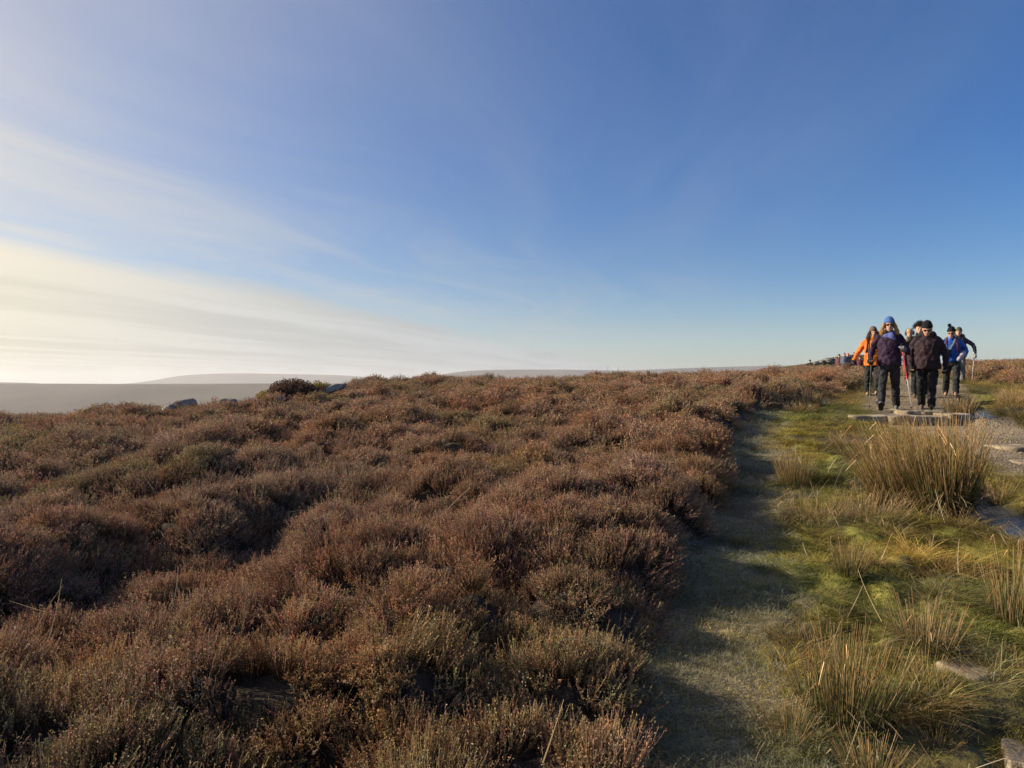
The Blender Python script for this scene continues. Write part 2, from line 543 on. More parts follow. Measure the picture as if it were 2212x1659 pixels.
hm1 = hill_material('far_heather', (.075, .055, .043), (.12, .095, .07))
hill('hill', 'broad flat-topped moor across the valley at left', [(-2600, 828.8), (-600, 828.2), (0, 828.4), (120, 828.6), (300, 829.6), (480, 828.8), (620, 828.2), (900, 829), (1500, 834), (2600, 845)], 2300, 900, hm1, seed=1)
hill('hill', 'low pale hill at the far left edge of the horizon', [(-1800, 822), (-400, 824), (0, 825.3), (60, 826.6), (95, 829), (200, 838), (360, 850)], 3900, 500, hm1, seed=2)
hill('hill', 'pale rounded hill rising behind the flat-topped moor', [(150, 842), (240, 831), (310, 826.5), (360, 819), (400, 811), (440, 808), (500, 806.3), (560, 806.8), (640, 808.2), (740, 810.5), (800, 815), (900, 822), (1100, 834)], 6200, 900, hm1, seed=3)
hill('hill', 'long low hill on the horizon beyond the crest of the moor', [(860, 824), (930, 813), (967, 806.5), (1000, 802), (1026, 799.8), (1090, 798.6), (1214, 798.3), (1310, 800), (1345, 801), (1392, 798.8), (1467, 795.6), (1560, 792.5), (1700, 789), (2000, 796), (2600, 810)], 4600, 800, hm1, seed=4)

# ------------------------------------------------------------------ haze: one closed box of thin air
def build_haze():
    x, y0, y1, z0, z1 = 9500, -1500, 9000, -90, 132
    bm = bmesh.new()
    bmesh.ops.create_cube(bm, size=1)
    for v in bm.verts:
        v.co = Vector((v.co.x * 2 * x, y0 + (v.co.y + .5) * (y1 - y0), z0 + (v.co.z + .5) * (z1 - z0)))
    me = bpy.data.meshes.new('haze'); bm.to_mesh(me); bm.free()
    m, k = new_mat('haze')
    pv = k.n('ShaderNodeVolumePrincipled', ins={'Color': (.93, .95, 1.0, 1), 'Density': HAZE, 'Anisotropy': .25})
    k.n('ShaderNodeOutputMaterial', ins={'Volume': pv.outputs[0]})
    me.materials.append(m)
    return tag(obj('haze', me), 'thin pale haze in the air over the moor', kind='stuff')


HAZE = .00014
build_haze()

# ------------------------------------------------------------------ vegetation prototypes
class VB:
    """buffer of coloured vertices and quads/tris for one plant mesh"""
    def __init__(self):
        self.v, self.f, self.c = [], [], []

    def ribbon(self, pts, w0, w1, c0, c1, side=None):
        """flat tapering blade along pts"""
        n = len(pts); b = len(self.v)
        d = (pts[-1] - pts[0])
        if side is None:
            a = random.uniform(0, 2 * math.pi); side = Vector((math.cos(a), math.sin(a), 0))
        side = side.normalized()
        for i, p in enumerate(pts):
            t = i / (n - 1); wd = w0 + (w1 - w0) * t
            cc = [c0[q] + (c1[q] - c0[q]) * t for q in range(3)]
            self.v += [p - side * wd, p + side * wd]; self.c += [cc, cc]
        for i in range(n - 1):
            k = b + 2 * i
            self.f.append((k, k + 1, k + 3, k + 2))

    def stem(self, pts, r0, r1, c0, c1, n=3, mid=None):
        """tapering round stem"""
        b = len(self.v); m = len(pts)
        for i, p in enumerate(pts):
            t = i / (m - 1); r = r0 + (r1 - r0) * t
            if mid is not None:
                cc = [(c0[q] + (mid[q] - c0[q]) * min(1, t * 2)) if t < .5 else (mid[q] + (c1[q] - mid[q]) * (t * 2 - 1)) for q in range(3)]
            else:
                cc = [c0[q] + (c1[q] - c0[q]) * t for q in range(3)]
            for q in range(n):
                a = 2 * math.pi * q / n
                self.v.append(p + Vector((math.cos(a) * r, math.sin(a) * r, 0))); self.c.append(cc)
        for i in range(m - 1):
            for q in range(n):
                k = b + i * n
                self.f.append((k + q, k + (q + 1) % n, k + n + (q + 1) % n, k + n + q))

    def leaf(self, p, d, up, L, W, c):
        b = len(self.v)
        s = d.cross(up)
        if s.length < 1e-6: s = Vector((1, 0, 0))
        s.normalize()
        self.v += [p, p + d * L * .5 + s * W, p + d * L, p + d * L * .5 - s * W]
        self.c += [c] * 4
        self.f.append((b, b + 1, b + 2, b + 3))

    def mesh(self, name, mat, smooth=True):
        me = mesh_np(name, np.array([tuple(v) for v in self.v]), [tuple(f) for f in self.f], smooth, mat)
        vcol(me, 'col', np.array(self.c))
        return me


def rv():
    return Vector((random.gauss(0, 1), random.gauss(0, 1), random.gauss(0, 1))).normalized()


def curve_pts(p0, d, L, bend, n=4, wob=.0):
    pts = [p0.copy()]; p = p0.copy(); d = d.normalized()
    for i in range(n):
        d = (d + bend / n + (rv() * wob if wob else Vector())).normalized()
        p = p + d * (L / n); pts.append(p.copy())
    return pts


def lerp3(a, b, t):
    return [a[i] + (b[i] - a[i]) * t for i in range(3)]


def heather_tuft(nsh, height, spread, leafy, leafsz, seed):
    random.seed(seed)
    B = VB()
    wood, wood2 = (.055, .037, .026), (.13, .086, .060)
    tips = [(.32, .225, .145), (.28, .19, .125), (.36, .275, .20), (.27, .20, .115), (.32, .205, .14)]
    for i in range(nsh):
        a = random.uniform(0, 2 * math.pi); q = math.sqrt(random.random())
        lean = q * spread
        p0 = Vector((math.cos(a) * q * spread * .25, math.sin(a) * q * spread * .25, -.05))
        d = Vector((math.cos(a) * lean * 2.4, math.sin(a) * lean * 2.4, 1)).normalized()
        L = height * random.uniform(.62, 1.05) * (1 - .25 * q)
        pts = curve_pts(p0, d, L + .05, Vector((0, 0, .35)) + rv() * .25, 5, .06)
        tip = random.choice(tips)
        tip = [v * random.uniform(.8, 1.2) for v in tip]
        B.stem(pts, .0021, .0009, wood, tip, 3, mid=wood2)
        # leaves and dry bells crowd the upper part
        for j in range(leafy):
            t = .30 + .70 * ((j + random.random()) / leafy)
            f = t * 5; i0 = min(4, int(f)); p = pts[i0].lerp(pts[i0 + 1], f - i0)
            dd = (rv() + Vector((0, 0, .9))).normalized()
            c = lerp3(wood2, tip, min(1, .35 + .75 * t)); g = random.uniform(.75, 1.3)
            B.leaf(p, dd, rv(), leafsz * random.uniform(.8, 1.5), leafsz * random.uniform(.28, .42), [v * g for v in c])
        # side shoots
        for s_ in range(2):
            t = random.uniform(.35, .8); f = t * 5; i0 = min(4, int(f)); p = pts[i0].lerp(pts[i0 + 1], f - i0)
            dd = (Vector((random.gauss(0, 1), random.gauss(0, 1), 0)).normalized() * .7 + Vector((0, 0, 1))).normalized()
            sp = curve_pts(p, dd, L * random.uniform(.18, .38), Vector((0, 0, .8)), 2)
            B.ribbon(sp, .0016, .0008, wood2, tip)
            for j in range(max(2, leafy // 3)):
                q2 = sp[0].lerp(sp[-1], .2 + .8 * random.random())
                g = random.uniform(.75, 1.3)
                B.leaf(q2, (rv() + Vector((0, 0, .8))).normalized(), rv(), leafsz * random.uniform(.8, 1.4), leafsz * .36, [v * g for v in tip])
    return B


PROTO = {}
def proto_collection(name, meshes):
    c = bpy.data.collections.new(name)
    for i, me in enumerate(meshes):
        o = bpy.data.objects.new('%s_%02d' % (name, i), me)
        c.objects.link(o)
    return c


def scatter(name, label, coll, P, rot, scl, pid, tint, cat=None):
    """one 'stuff' object whose tufts are placed by geometry nodes from stored points"""
    me = bpy.data.meshes.new(name)
    n = len(P)
    me.vertices.add(n); me.vertices.foreach_set('co', np.asarray(P, np.float32).ravel())
    for nm, arr in (('rot', rot), ('scl', scl), ('tint', tint)):
        a = me.attributes.new(nm, 'FLOAT_VECTOR', 'POINT'); a.data.foreach_set('vector', np.asarray(arr, np.float32).ravel())
    a = me.attributes.new('pid', 'INT', 'POINT'); a.data.foreach_set('value', np.asarray(pid, np.int32))
    o = obj(name, me)
    ng = bpy.data.node_groups.new(name + '_nodes', 'GeometryNodeTree')
    ng.interface.new_socket('Geometry', in_out='INPUT', socket_type='NodeSocketGeometry')
    ng.interface.new_socket('Geometry', in_out='OUTPUT', socket_type='NodeSocketGeometry')
    gi, go = ng.nodes.new('NodeGroupInput'), ng.nodes.new('NodeGroupOutput')
    ci = ng.nodes.new('GeometryNodeCollectionInfo')
    ci.inputs['Collection'].default_value = coll
    ci.inputs['Separate Children'].default_value = True
    ci.inputs['Reset Children'].default_value = True
    ip = ng.nodes.new('GeometryNodeInstanceOnPoints')
    ip.inputs['Pick Instance'].default_value = True
    def na(nm, dt):
        nd = ng.nodes.new('GeometryNodeInputNamedAttribute'); nd.data_type = dt; nd.inputs[0].default_value = nm
        return [s for s in nd.outputs if s.enabled and s.name == 'Attribute'][0]
    L = ng.links.new
    L(gi.outputs[0], ip.inputs['Points']); L(ci.outputs[0], ip.inputs['Instance'])
    L(na('pid', 'INT'), ip.inputs['Instance Index'])
    L(na('rot', 'FLOAT_VECTOR'), ip.inputs['Rotation']); L(na('scl', 'FLOAT_VECTOR'), ip.inputs['Scale'])
    L(ip.outputs[0], go.inputs[0])
    md = o.modifiers.new('scatter', 'NODES'); md.node_group = ng
    return tag(o, label, cat, kind='stuff')


def tilt_rot(nx, ny, nz, amount, yaw):
    """euler (XYZ) that turns +Z towards the normal by a share of the way, after a random yaw"""
    v = np.stack([nx * amount, ny * amount, nz * amount + (1 - amount)], -1)
    v /= np.linalg.norm(v, axis=1, keepdims=True)
    out = np.zeros_like(v)
    for i in range(len(v)):
        q = Vector((0, 0, 1)).rotation_difference(Vector(v[i]))
        e = (q.to_matrix() @ Matrix.Rotation(yaw[i], 3, 'Z')).to_euler()
        out[i] = e
    return out


def polar_points(dens, r0, r1, t0, t1, seed, rmaxd=None):
    """random points with density dens(r) per square metre"""
    g = np.random.default_rng(seed)
    edges = np.geomspace(r0, r1, 60)
    xs, ys = [], []
    for a, b in zip(edges[:-1], edges[1:]):
        n = g.poisson(dens((a + b) / 2) * (t1 - t0) * (b * b - a * a) / 2)
        rr = np.sqrt(g.uniform(a * a, b * b, n)); th = g.uniform(t0, t1, n)
        xs.append(rr * np.sin(th)); ys.append(rr * np.cos(th))
    return np.concatenate(xs), np.concatenate(ys), g


M_HEA = plant_mat('heather_shoots', .22, .8)
near_p = [heather_tuft(46, random.Random(i).uniform(.19, .27), .20, 13, .0075, 100 + i).mesh('heather_tuft', M_HEA) for i in range(6)]
mid_p = [heather_tuft(42, .22, .24, 9, .015, 200 + i).mesh('heather_tuft_mid', M_HEA) for i in range(4)]
C_HEA = proto_collection('heather_protos', near_p + mid_p)


def build_heather():
    D0 = 120.0
    dens = lambda r: D0 * min(1.0, (6.0 / r) ** 1.35)
    x, y, g = polar_points(dens, .9, 78, R(-60), R(50), 21)
    hm = heather_mask(x, y)
    Rr = ridge_r(x / np.maximum(y, .5)) * np.sqrt(1 + np.clip(x / np.maximum(y, .5), -3, 3) ** 2)
    r = np.hypot(x, y)
    gap = fbm(x * .55, y * .55, 140, 3)
    keep = (g.random(len(x)) < np.clip(hm * 2.2, 0, 1)) & (r < Rr + 9) & (g.random(len(x)) < sstep(.16, .30, gap + .12 * g.random(len(x))))
    x, y, r, gap = x[keep], y[keep], r[keep], gap[keep]
    cn = canopy(x, y); z = ground(x, y) + cn
    e = .06
    nx = -(canopy(x + e, y) - canopy(x - e, y)) / (2 * e); ny = -(canopy(x, y + e) - canopy(x, y - e)) / (2 * e)
    ln = np.sqrt(nx * nx + ny * ny + 1); nx, ny, nz = nx / ln, ny / ln, 1 / ln
    n = len(x)
    rot = tilt_rot(nx, ny, nz, .62, g.uniform(0, 6.283, n))
    rot[:, 0] += g.normal(0, .10, n); rot[:, 1] += g.normal(0, .10, n)
    sc = np.clip((r / 6.0) ** .42, 1, 3.0) * g.uniform(.75, 1.25, n)
    sz = np.clip((r / 6.0) ** .18, 1, 1.5) * g.uniform(.7, 1.2, n) * (.45 + .9 * fbm(x * 2.6, y * 2.6, 150, 2))
    z = z - .135 * np.minimum(sz, 1.2)
    pid = np.where(r + g.normal(0, 1.2, n) < 8.5, g.integers(0, 6, n), g.integers(6, 10, n))
    # patches: grey-brown, rusty, olive
    a = fbm(x * .35, y * .35, 160, 3); b = fbm(x * .9 + 40, y * .9, 170, 3); c = fbm(x * 2.2, y * 2.2 + 9, 175, 2)
    tint = np.ones((n, 3))
    tint *= (1 + .25 * sstep(.45, .65, a)[:, None] * np.array([.22, -.10, -.30]))
    tint *= (1 + sstep(.52, .70, b)[:, None] * np.array([-.10, .0, -.16]))
    tint *= (1 + sstep(.52, .70, c)[:, None] * np.array([.05, .05, .12]))
    c2 = fbm(x * 1.6 - 20, y * 1.6, 178, 2)
    tint *= (1 + sstep(.58, .74, c2)[:, None] * np.array([.08, -.06, -.14]))
    tint *= (.80 + .58 * g.random(n))[:, None]
    tint *= np.array([1.02, .975, .95])
    P = np.stack([x, y, z], -1)
    print('heather tufts', n)
    return scatter('heather', 'brown winter heather covering the moor', C_HEA, P, rot, np.stack([sc, sc, sz], -1), pid, tint)


build_heather()

# ------------------------------------------------------------------ grass
def grass_tuft(n, h0, h1, rad, width, arch, cols, seed, flat=0.0):
    random.seed(seed)
    B = VB()
    for i in range(n):
        a = random.uniform(0, 6.283); q = math.sqrt(random.random()) * rad
        p0 = Vector((math.cos(a) * q, math.sin(a) * q, -.015))
        a2 = a + random.gauss(0, .9)
        out = Vector((math.cos(a2), math.sin(a2), 0))
        d = (Vector((0, 0, 1)) * (1 - flat) + out * random.uniform(.1, .7) * (1 + 2 * flat)).normalized()
        L = random.uniform(h0, h1)
        pts = curve_pts(p0, d, L, out * arch * random.uniform(.3, 1.5) + Vector((0, 0, -arch * random.uniform(.2, 1.2))), 3)
        c0, c1 = random.choice(cols); g = random.uniform(.75, 1.25)
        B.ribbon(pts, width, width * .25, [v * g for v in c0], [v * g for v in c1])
    return B


M_GRASS = plant_mat('grass_blades', .38, .6, spec=.25)
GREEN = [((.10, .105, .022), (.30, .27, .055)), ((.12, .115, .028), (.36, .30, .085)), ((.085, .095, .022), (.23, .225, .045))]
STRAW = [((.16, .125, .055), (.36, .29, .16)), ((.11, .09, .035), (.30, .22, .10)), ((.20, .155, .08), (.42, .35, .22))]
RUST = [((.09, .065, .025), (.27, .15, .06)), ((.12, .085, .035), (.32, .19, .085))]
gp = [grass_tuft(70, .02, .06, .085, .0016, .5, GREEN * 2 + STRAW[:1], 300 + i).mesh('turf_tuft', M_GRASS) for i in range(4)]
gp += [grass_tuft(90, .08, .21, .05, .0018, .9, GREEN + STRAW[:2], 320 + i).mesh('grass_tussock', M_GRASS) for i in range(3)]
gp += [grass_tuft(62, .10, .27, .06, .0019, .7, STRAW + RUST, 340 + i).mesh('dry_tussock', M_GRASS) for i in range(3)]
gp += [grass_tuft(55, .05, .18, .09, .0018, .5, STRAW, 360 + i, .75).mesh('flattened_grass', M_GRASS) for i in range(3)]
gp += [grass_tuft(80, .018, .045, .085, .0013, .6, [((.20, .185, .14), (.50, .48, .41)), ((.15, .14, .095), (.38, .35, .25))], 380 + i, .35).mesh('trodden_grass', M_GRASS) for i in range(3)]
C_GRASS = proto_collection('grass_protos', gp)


def build_grass():
    dens = lambda r: 560.0 * min(1.0, (4.0 / r) ** 1.2)
    x, y, g = polar_points(dens, 1.2, 36, R(-12), R(48), 51)
    yc = np.clip(y, -20, 79)
    hm = heather_mask(x, y); bg_ = bog(x, y)
    de = x - edge_l(yc)
    trod = sstep(.90, .45, de + .4 * (fbm(x * 1.2, y * 1.2, 31, 3) - .5)) * (y < 15.5)
    dpath = np.abs(x - path_c(yc) + .5 * (fbm(x * 1.2, y * 1.2, 31, 3) - .5)) - path_w(yc)
    grav = sstep(.1, -.25, dpath)
    d, lev = puddle_field(x, y)
    dark = sstep(.54, .62, fbm(x * 1.9, y * 1.9, 55, 3)) * bg_
    u = g.random(len(x))
    keep = (g.random(len(x)) > hm * 1.2) & (d > 1.15) & (u > grav * .994) & (g.random(len(x)) > dark * .93)
    keep &= ~((np.abs(x / y - .668) < .016) & (y > 10.5) & (y < 17.5))      # wet gully leading to the narrow pool
    keep &= (y < 30) & (x < edge_r(yc) + 1.0)
    x, y, trod, bg_, grav, de = x[keep], y[keep], trod[keep], bg_[keep], grav[keep], de[keep]
    n = len(x); r = np.hypot(x, y)
    kind = g.random(n)
    tus = fbm(x * 1.1 + 5, y * 1.1, 410, 3)
    pid = g.integers(0, 4, n)
    cl1 = fbm(x * 3.3 + 5, y * 3.3, 410, 2); cl2 = fbm(x * 2.7 - 3, y * 2.7, 415, 2)
    pid = np.where((kind > .90), g.integers(10, 13, n), pid)
    pid = np.where((g.random(n) < .45 * sstep(.66, .74, cl1)), g.integers(4, 7, n), pid)
    pid = np.where((g.random(n) < .40 * sstep(.68, .76, cl2)), g.integers(7, 10, n), pid)
    dry = (y > 14) | (x > path_c(np.clip(y, -20, 79)) + 1)
    pid = np.where(dry & (kind > .80), g.integers(7, 10, n), pid)
    pid = np.where((g.random(n) < trod * .9), g.integers(13, 16, n), pid)
    z = ground(x, y)
    sc = np.clip((r / 4.0) ** .5, 1, 2.2) * g.uniform(.7, 1.3, n)
    szs = np.clip((r / 4.0) ** .2, 1, 1.35) * g.uniform(.6, 1.25, n)
    szs = np.where(pid < 4, szs * .5, np.where(pid < 10, szs * .66, szs * .8))
    rot = np.stack([g.normal(0, .12, n), g.normal(0, .12, n), g.uniform(0, 6.283, n)], -1)
    tint = np.ones((n, 3)) * (.7 + .6 * g.random(n))[:, None]
    yl = fbm(x * .8, y * .8, 420, 3)
    tint *= np.array([1.16, 1.08, .80])
    tint *= (.72 + .56 * sstep(.35, .65, fbm(x * 3.1, y * 3.1, 425, 2)))[:, None]
    tint *= 1 + sstep(.5, .68, yl)[:, None] * np.array([.45, .32, -.05])
    tint *= 1 + sstep(.48, .34, yl)[:, None] * np.array([-.25, -.08, .0])
    print('grass tufts', n)
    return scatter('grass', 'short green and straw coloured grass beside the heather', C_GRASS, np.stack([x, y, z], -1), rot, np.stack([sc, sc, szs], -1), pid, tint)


build_grass()


def build_trodden():
    dens = lambda r: 900.0 * min(1.0, (3.5 / r) ** 1.2)
    x, y, g = polar_points(dens, 1.2, 18, R(-12), R(34), 57)
    yc = np.clip(y, -20, 79)
    de = x - edge_l(yc) + .3 * (fbm(x * 1.2, y * 1.2, 31, 3) - .5)
    k = (de < .95) & (g.random(len(x)) > heather_mask(x, y)) & (g.random(len(x)) < sstep(.95, .5, de)) & (y < 15.5)
    k &= g.random(len(x)) < .12 + .88 * sstep(.60, .44, fbm(x * 2.3, y * 2.3, 433, 3))
    x, y = x[k], y[k]; n = len(x); r = np.hypot(x, y)
    sc = np.clip((r / 4.0) ** .5, 1, 2.0) * g.uniform(.7, 1.3, n); sz = g.uniform(.7, 1.9, n)
    rot = np.stack([g.normal(0, .2, n), g.normal(0, .2, n), g.uniform(0, 6.283, n)], -1)
    tint = np.ones((n, 3)) * (.65 + .6 * g.random(n))[:, None]
    gl = fbm(x * 1.4, y * 1.4, 437, 3)
    tint *= 1 + sstep(.45, .62, gl)[:, None] * np.array([-.08, -.04, -.25])
    print('trodden tufts', n)
    return scatter('trodden_grass', 'short frosted grass on the trodden strip along the heather', C_GRASS, np.stack([x, y, ground(x, y)], -1), rot, np.stack([sc, sc, sz], -1), g.integers(13, 16, n), tint)


build_trodden()


def build_stalks():
    """loose dead stalks lying and leaning about in the wet ground and in gaps of the heather"""
    random.seed(5)
    B = VB()
    def stalk(x, y, L, z0, lie):
        a = random.uniform(0, 6.283)
        d = Vector((math.cos(a), math.sin(a), lie)).normalized()
        pts = curve_pts(Vector((x, y, z0)), d, L, rv() * .25 + Vector((0, 0, -.15)), 4)
        g = random.uniform(.7, 1.2); c = random.choice([(.40, .33, .20), (.34, .25, .13), (.30, .19, .09), (.44, .38, .26)])
        c = [v * g for v in c]
        B.ribbon(pts, .0026, .0012, c, c)
    xs = RNG.uniform(.6, 6.5, 1500); ys = RNG.uniform(1.9, 10.5, 1500)
    b = bog(xs, ys) * (puddle_field(xs, ys)[0] > 1.1) * (np.abs(xs - path_c(ys)) > path_w(ys))
    zz = ground(xs, ys)
    for x, y, z, k in zip(xs, ys, zz, b):
        if random.random() < k * .62: stalk(x, y, random.uniform(.08, .34), z + .02, random.choice([.15, .3, .9, 2.2]))
    xs = RNG.uniform(-4.0, 1.6, 420); ys = RNG.uniform(2.2, 9, 420)
    cn = canopy(xs, ys); hm = heather_mask(xs, ys); zz = ground(xs, ys) + cn
    for x, y, z, c, h in zip(xs, ys, zz, cn, hm):
        if h > .5 and c < .30 and random.random() < .55: stalk(x, y, random.uniform(.18, .5), z + .03, random.choice([.25, .5, 1.2]))
    me = B.mesh('dead_stalks', plant_mat('dead_stalks', .2, .7, inst=False))
    return tag(obj('dead_stalks', me), 'pale dead grass stalks strewn over the wet ground', kind='stuff')


build_stalks()

# ------------------------------------------------------------------ rush tussocks
M_RUSH = plant_mat('rush_stems', .18, .5, inst=False, spec=.35)


def rush(label, x, y, n, h, rad, lean=(0, 0), spread=.35, dry=.5, litter=.35, seed=0, zoff=0, name='rush_tussock', thick=.0021, group='rush tussocks in the wet ground', green=1.0, wild=.10):
    random.seed(1000 + seed)
    root = tag(obj(name, None, loc=(x, y, gz(x, y) + zoff)), label, 'plant', group)
    ld = Vector((lean[0], lean[1], 0))
    gb = (.036 * green, .048 * green, .014)
    for part, cnt in (('green_stems', int(n * (1 - dry))), ('dry_stems', int(n * dry))):
        if cnt < 2: continue
        B = VB()
        for i in range(cnt):
            a = random.uniform(0, 6.283); q = math.sqrt(random.random())
            out = Vector((math.cos(a), math.sin(a), 0))
            p0 = out * q * rad + Vector((0, 0, -.03))
            d = (Vector((0, 0, 1)) + out * q * spread * random.uniform(.5, 1.3) + ld * random.uniform(.3, 1.7) + rv() * wild).normalized()
            L = h * (random.uniform(.5, 1.08) if random.random() < .8 else random.uniform(.2, .6))
            pts = curve_pts(p0, d, L, out * random.uniform(-.05, .22) + ld * .25 + rv() * .05, 5)
            g = random.uniform(.75, 1.25)
            if part == 'green_stems':
                mid, tip = (.115, .120, .034), random.choice([(.34, .22, .08), (.22, .19, .055), (.42, .23, .075)])
            else:
                mid, tip = (.33, .21, .095), random.choice([(.56, .36, .17), (.50, .27, .11), (.62, .47, .26)])
            s_ = lambda c: [v * g for v in c]
            B.stem(pts, thick * random.uniform(.8, 1.15), thick * .35, s_(gb if part == 'green_stems' else (.10, .07, .03)), s_(tip), 3, mid=s_(mid))
            if part == 'dry_stems' and random.random() < .10:      # bent-over tip
                B.ribbon(curve_pts(pts[-1], (out + Vector((0, 0, -.8))), h * random.uniform(.1, .25), Vector((0, 0, -.4)), 2), thick, thick * .4, s_(tip), s_(tip))
        o = obj(part, B.mesh(part, M_RUSH), root); o['kind'] = 'stuff'
    if litter:
        B = VB()
        for i in range(int(n * litter)):
            a = random.uniform(0, 6.283); out = Vector((math.cos(a), math.sin(a), 0))
            p0 = out * rad * random.uniform(.2, 1.2) + Vector((0, 0, random.uniform(0, h * .22)))
            d = (out * random.uniform(.4, 1.6) + Vector((0, 0, random.uniform(-.4, .7))) + rv() * .4).normalized()
            c = random.choice([(.34, .26, .13), (.26, .17, .075), (.40, .32, .19)]); g = random.uniform(.6, 1.15); c = [v * g for v in c]
            B.ribbon(curve_pts(p0, d, h * random.uniform(.15, .42), Vector((0, 0, -.5)) + rv() * .3, 3), thick * .9, thick * .4, c, c)
        o = obj('dead_litter', B.mesh('dead_litter', M_RUSH), root); o['kind'] = 'stuff'
    return root


rush('large orange-brown rush tussock standing in front of the walkers', 3.80, 6.25, 1150, .84, .25, (-.13, 0), .34, .48, .55, 1, thick=.0032, wild=.11)
rush('dense left wing of orange rushes leaning left beside the large tussock', 3.50, 6.45, 380, .78, .15, (-.26, 0), .30, .66, .45, 2, thick=.0031, wild=.11)
rush('narrow green and rust rush tussock left of the small pools', 2.92, 7.3, 330, .47, .12, (-.06, 0), .3, .5, .4, 3)
rush('low pale sedge clump before the large tussock', 3.02, 5.95, 230, .32, .26, (.10, 0), .7, .75, 1.3, 4, wild=.35)
rush('low straw sedge clump at the left foot of the large tussock', 2.55, 6.0, 200, .30, .22, (-.05, 0), .7, .6, 1.2, 5, wild=.32)
rush('spiky pale green tuft in the middle of the wet ground', 2.2, 4.6, 210, .27, .085, (.06, 0), .45, .3, .3, 6, green=1.5)
rush('green and brown rush tussock in the right foreground', 1.42, 3.02, 330, .39, .17, (.04, 0), .30, .28, .5, 7, wild=.13)
rush('small grassy tuft with brown top at the bottom edge', 1.32, 2.58, 240, .19, .07, (.05, 0), .7, .45, .5, 8, thick=.0016)
rush('low dark grassy tuft left of the foreground rushes', 1.12, 2.86, 200, .17, .09, (0, 0), .8, .35, .6, 9, thick=.0016)
rush('tall thin rushes at the right edge of the picture', 2.85, 3.98, 190, .47, .13, (.06, 0), .25, .45, .5, 10)
rush('small dark tuft beside the water right of the large tussock', 4.82, 7.0, 170, .30, .07, (-.05, 0), .55, .55, .3, 11)
rush('rush tuft between the stone ledge and the narrow pool', 8.18, 12.85, 300, .40, .22, (0, 0), .45, .6, .4, 12, thick=.0035)
rush('brown tuft on the far side of the narrow pool', 10.15, 14.2, 330, .42, .26, (0, 0), .45, .75, .4, 13, thick=.0035)
rush('brown tuft on the shaded turf left of the walkers', 5.85, 14.1, 300, .36, .28, (0, 0), .5, .7, .5, 14, thick=.0035)
rush('lower brown tuft in front of the shaded turf', 5.35, 13.1, 260, .24, .24, (0, 0), .6, .7, .6, 15, thick=.0035)
rush('small tuft standing between the two small pools', 4.38, 9.5, 150, .28, .08, (0, 0), .4, .45, .3, 16, thick=.0025)
rush('sparse brown stems in the middle of the wet ground', 2.12, 3.62, 120, .26, .14, (.02, 0), .35, .8, .8, 17)
rush('grass tuft beside the flat stone at right', 2.48, 3.42, 170, .17, .07, (0, 0), .8, .35, .5, 18, green=1.4, thick=.0017)
rush('grass tuft left of the flat stone', 1.92, 3.28, 180, .17, .08, (0, 0), .8, .35, .5, 19, green=1.4, thick=.0017)
rush('bent rush stems rising out of the heather in the foreground', .22, 4.25, 46, .62, .13, (-.12, 0), .28, .45, .6, 20, zoff=.10, group='rushes among the heather')
rush('few thin stalks in the dark hollow of the heather', .02, 6.6, 22, .50, .18, (.05, 0), .4, .7, .6, 21, zoff=.06, group='rushes among the heather')
rush('grassy tuft at the lower right corner', 2.02, 2.62, 170, .15, .09, (0, 0), .8, .35, .6, 22, green=1.3, thick=.0016)
rush('low grass tuft in front of the flat stone', 1.72, 2.86, 150, .13, .07, (0, 0), .9, .4, .6, 23, green=1.4, thick=.0016)

# ------------------------------------------------------------------ pools
def build_pools():
    m, k = new_mat('pool_water')
    P = k.n('ShaderNodeNewGeometry').outputs['Position']
    nz = k.noise(P, 22, 3, .5)
    bp = k.n('ShaderNodeBump', ins={'Strength': .6, 'Distance': .02, 'Height': nz})
    b = k.n('ShaderNodeBsdfPrincipled', ins={'Base Color': (.045, .052, .060, 1), 'Roughness': .16, 'Specular IOR Level': .6, 'IOR': 1.40, 'Normal': bp.outputs[0]})
    k.n('ShaderNodeOutputMaterial', ins={'Surface': b.outputs[0]})
    labs = ['shallow pool winding past the right foot of the large rush tussock', 'small pool behind the large rush tussock', 'narrow blue pool beside the path at right',
            'small bright pool left of the large tussock', 'thin pool behind the small bright pool']
    for i, (cx, cyy, a, b_, th) in enumerate(PUDDLES):
        lv = PLEV[i]
        V = [(0, 0, 0)]; n = 40
        for q in range(n):
            t = 2 * math.pi * q / n
            u, v = (a - b_) * math.copysign(1, math.cos(t)) + b_ * 1.25 * math.cos(t), b_ * 1.25 * math.sin(t)
            V.append((u * math.cos(th) - v * math.sin(th), u * math.sin(th) + v * math.cos(th), 0))
        F = [(0, 1 + q, 1 + (q + 1) % n) for q in range(n)]
        o = obj('pool', mesh_np('pool', np.array(V), F, False, m), loc=(cx, cyy, lv - .002))
        tag(o, labs[i], kind='structure')


build_pools()

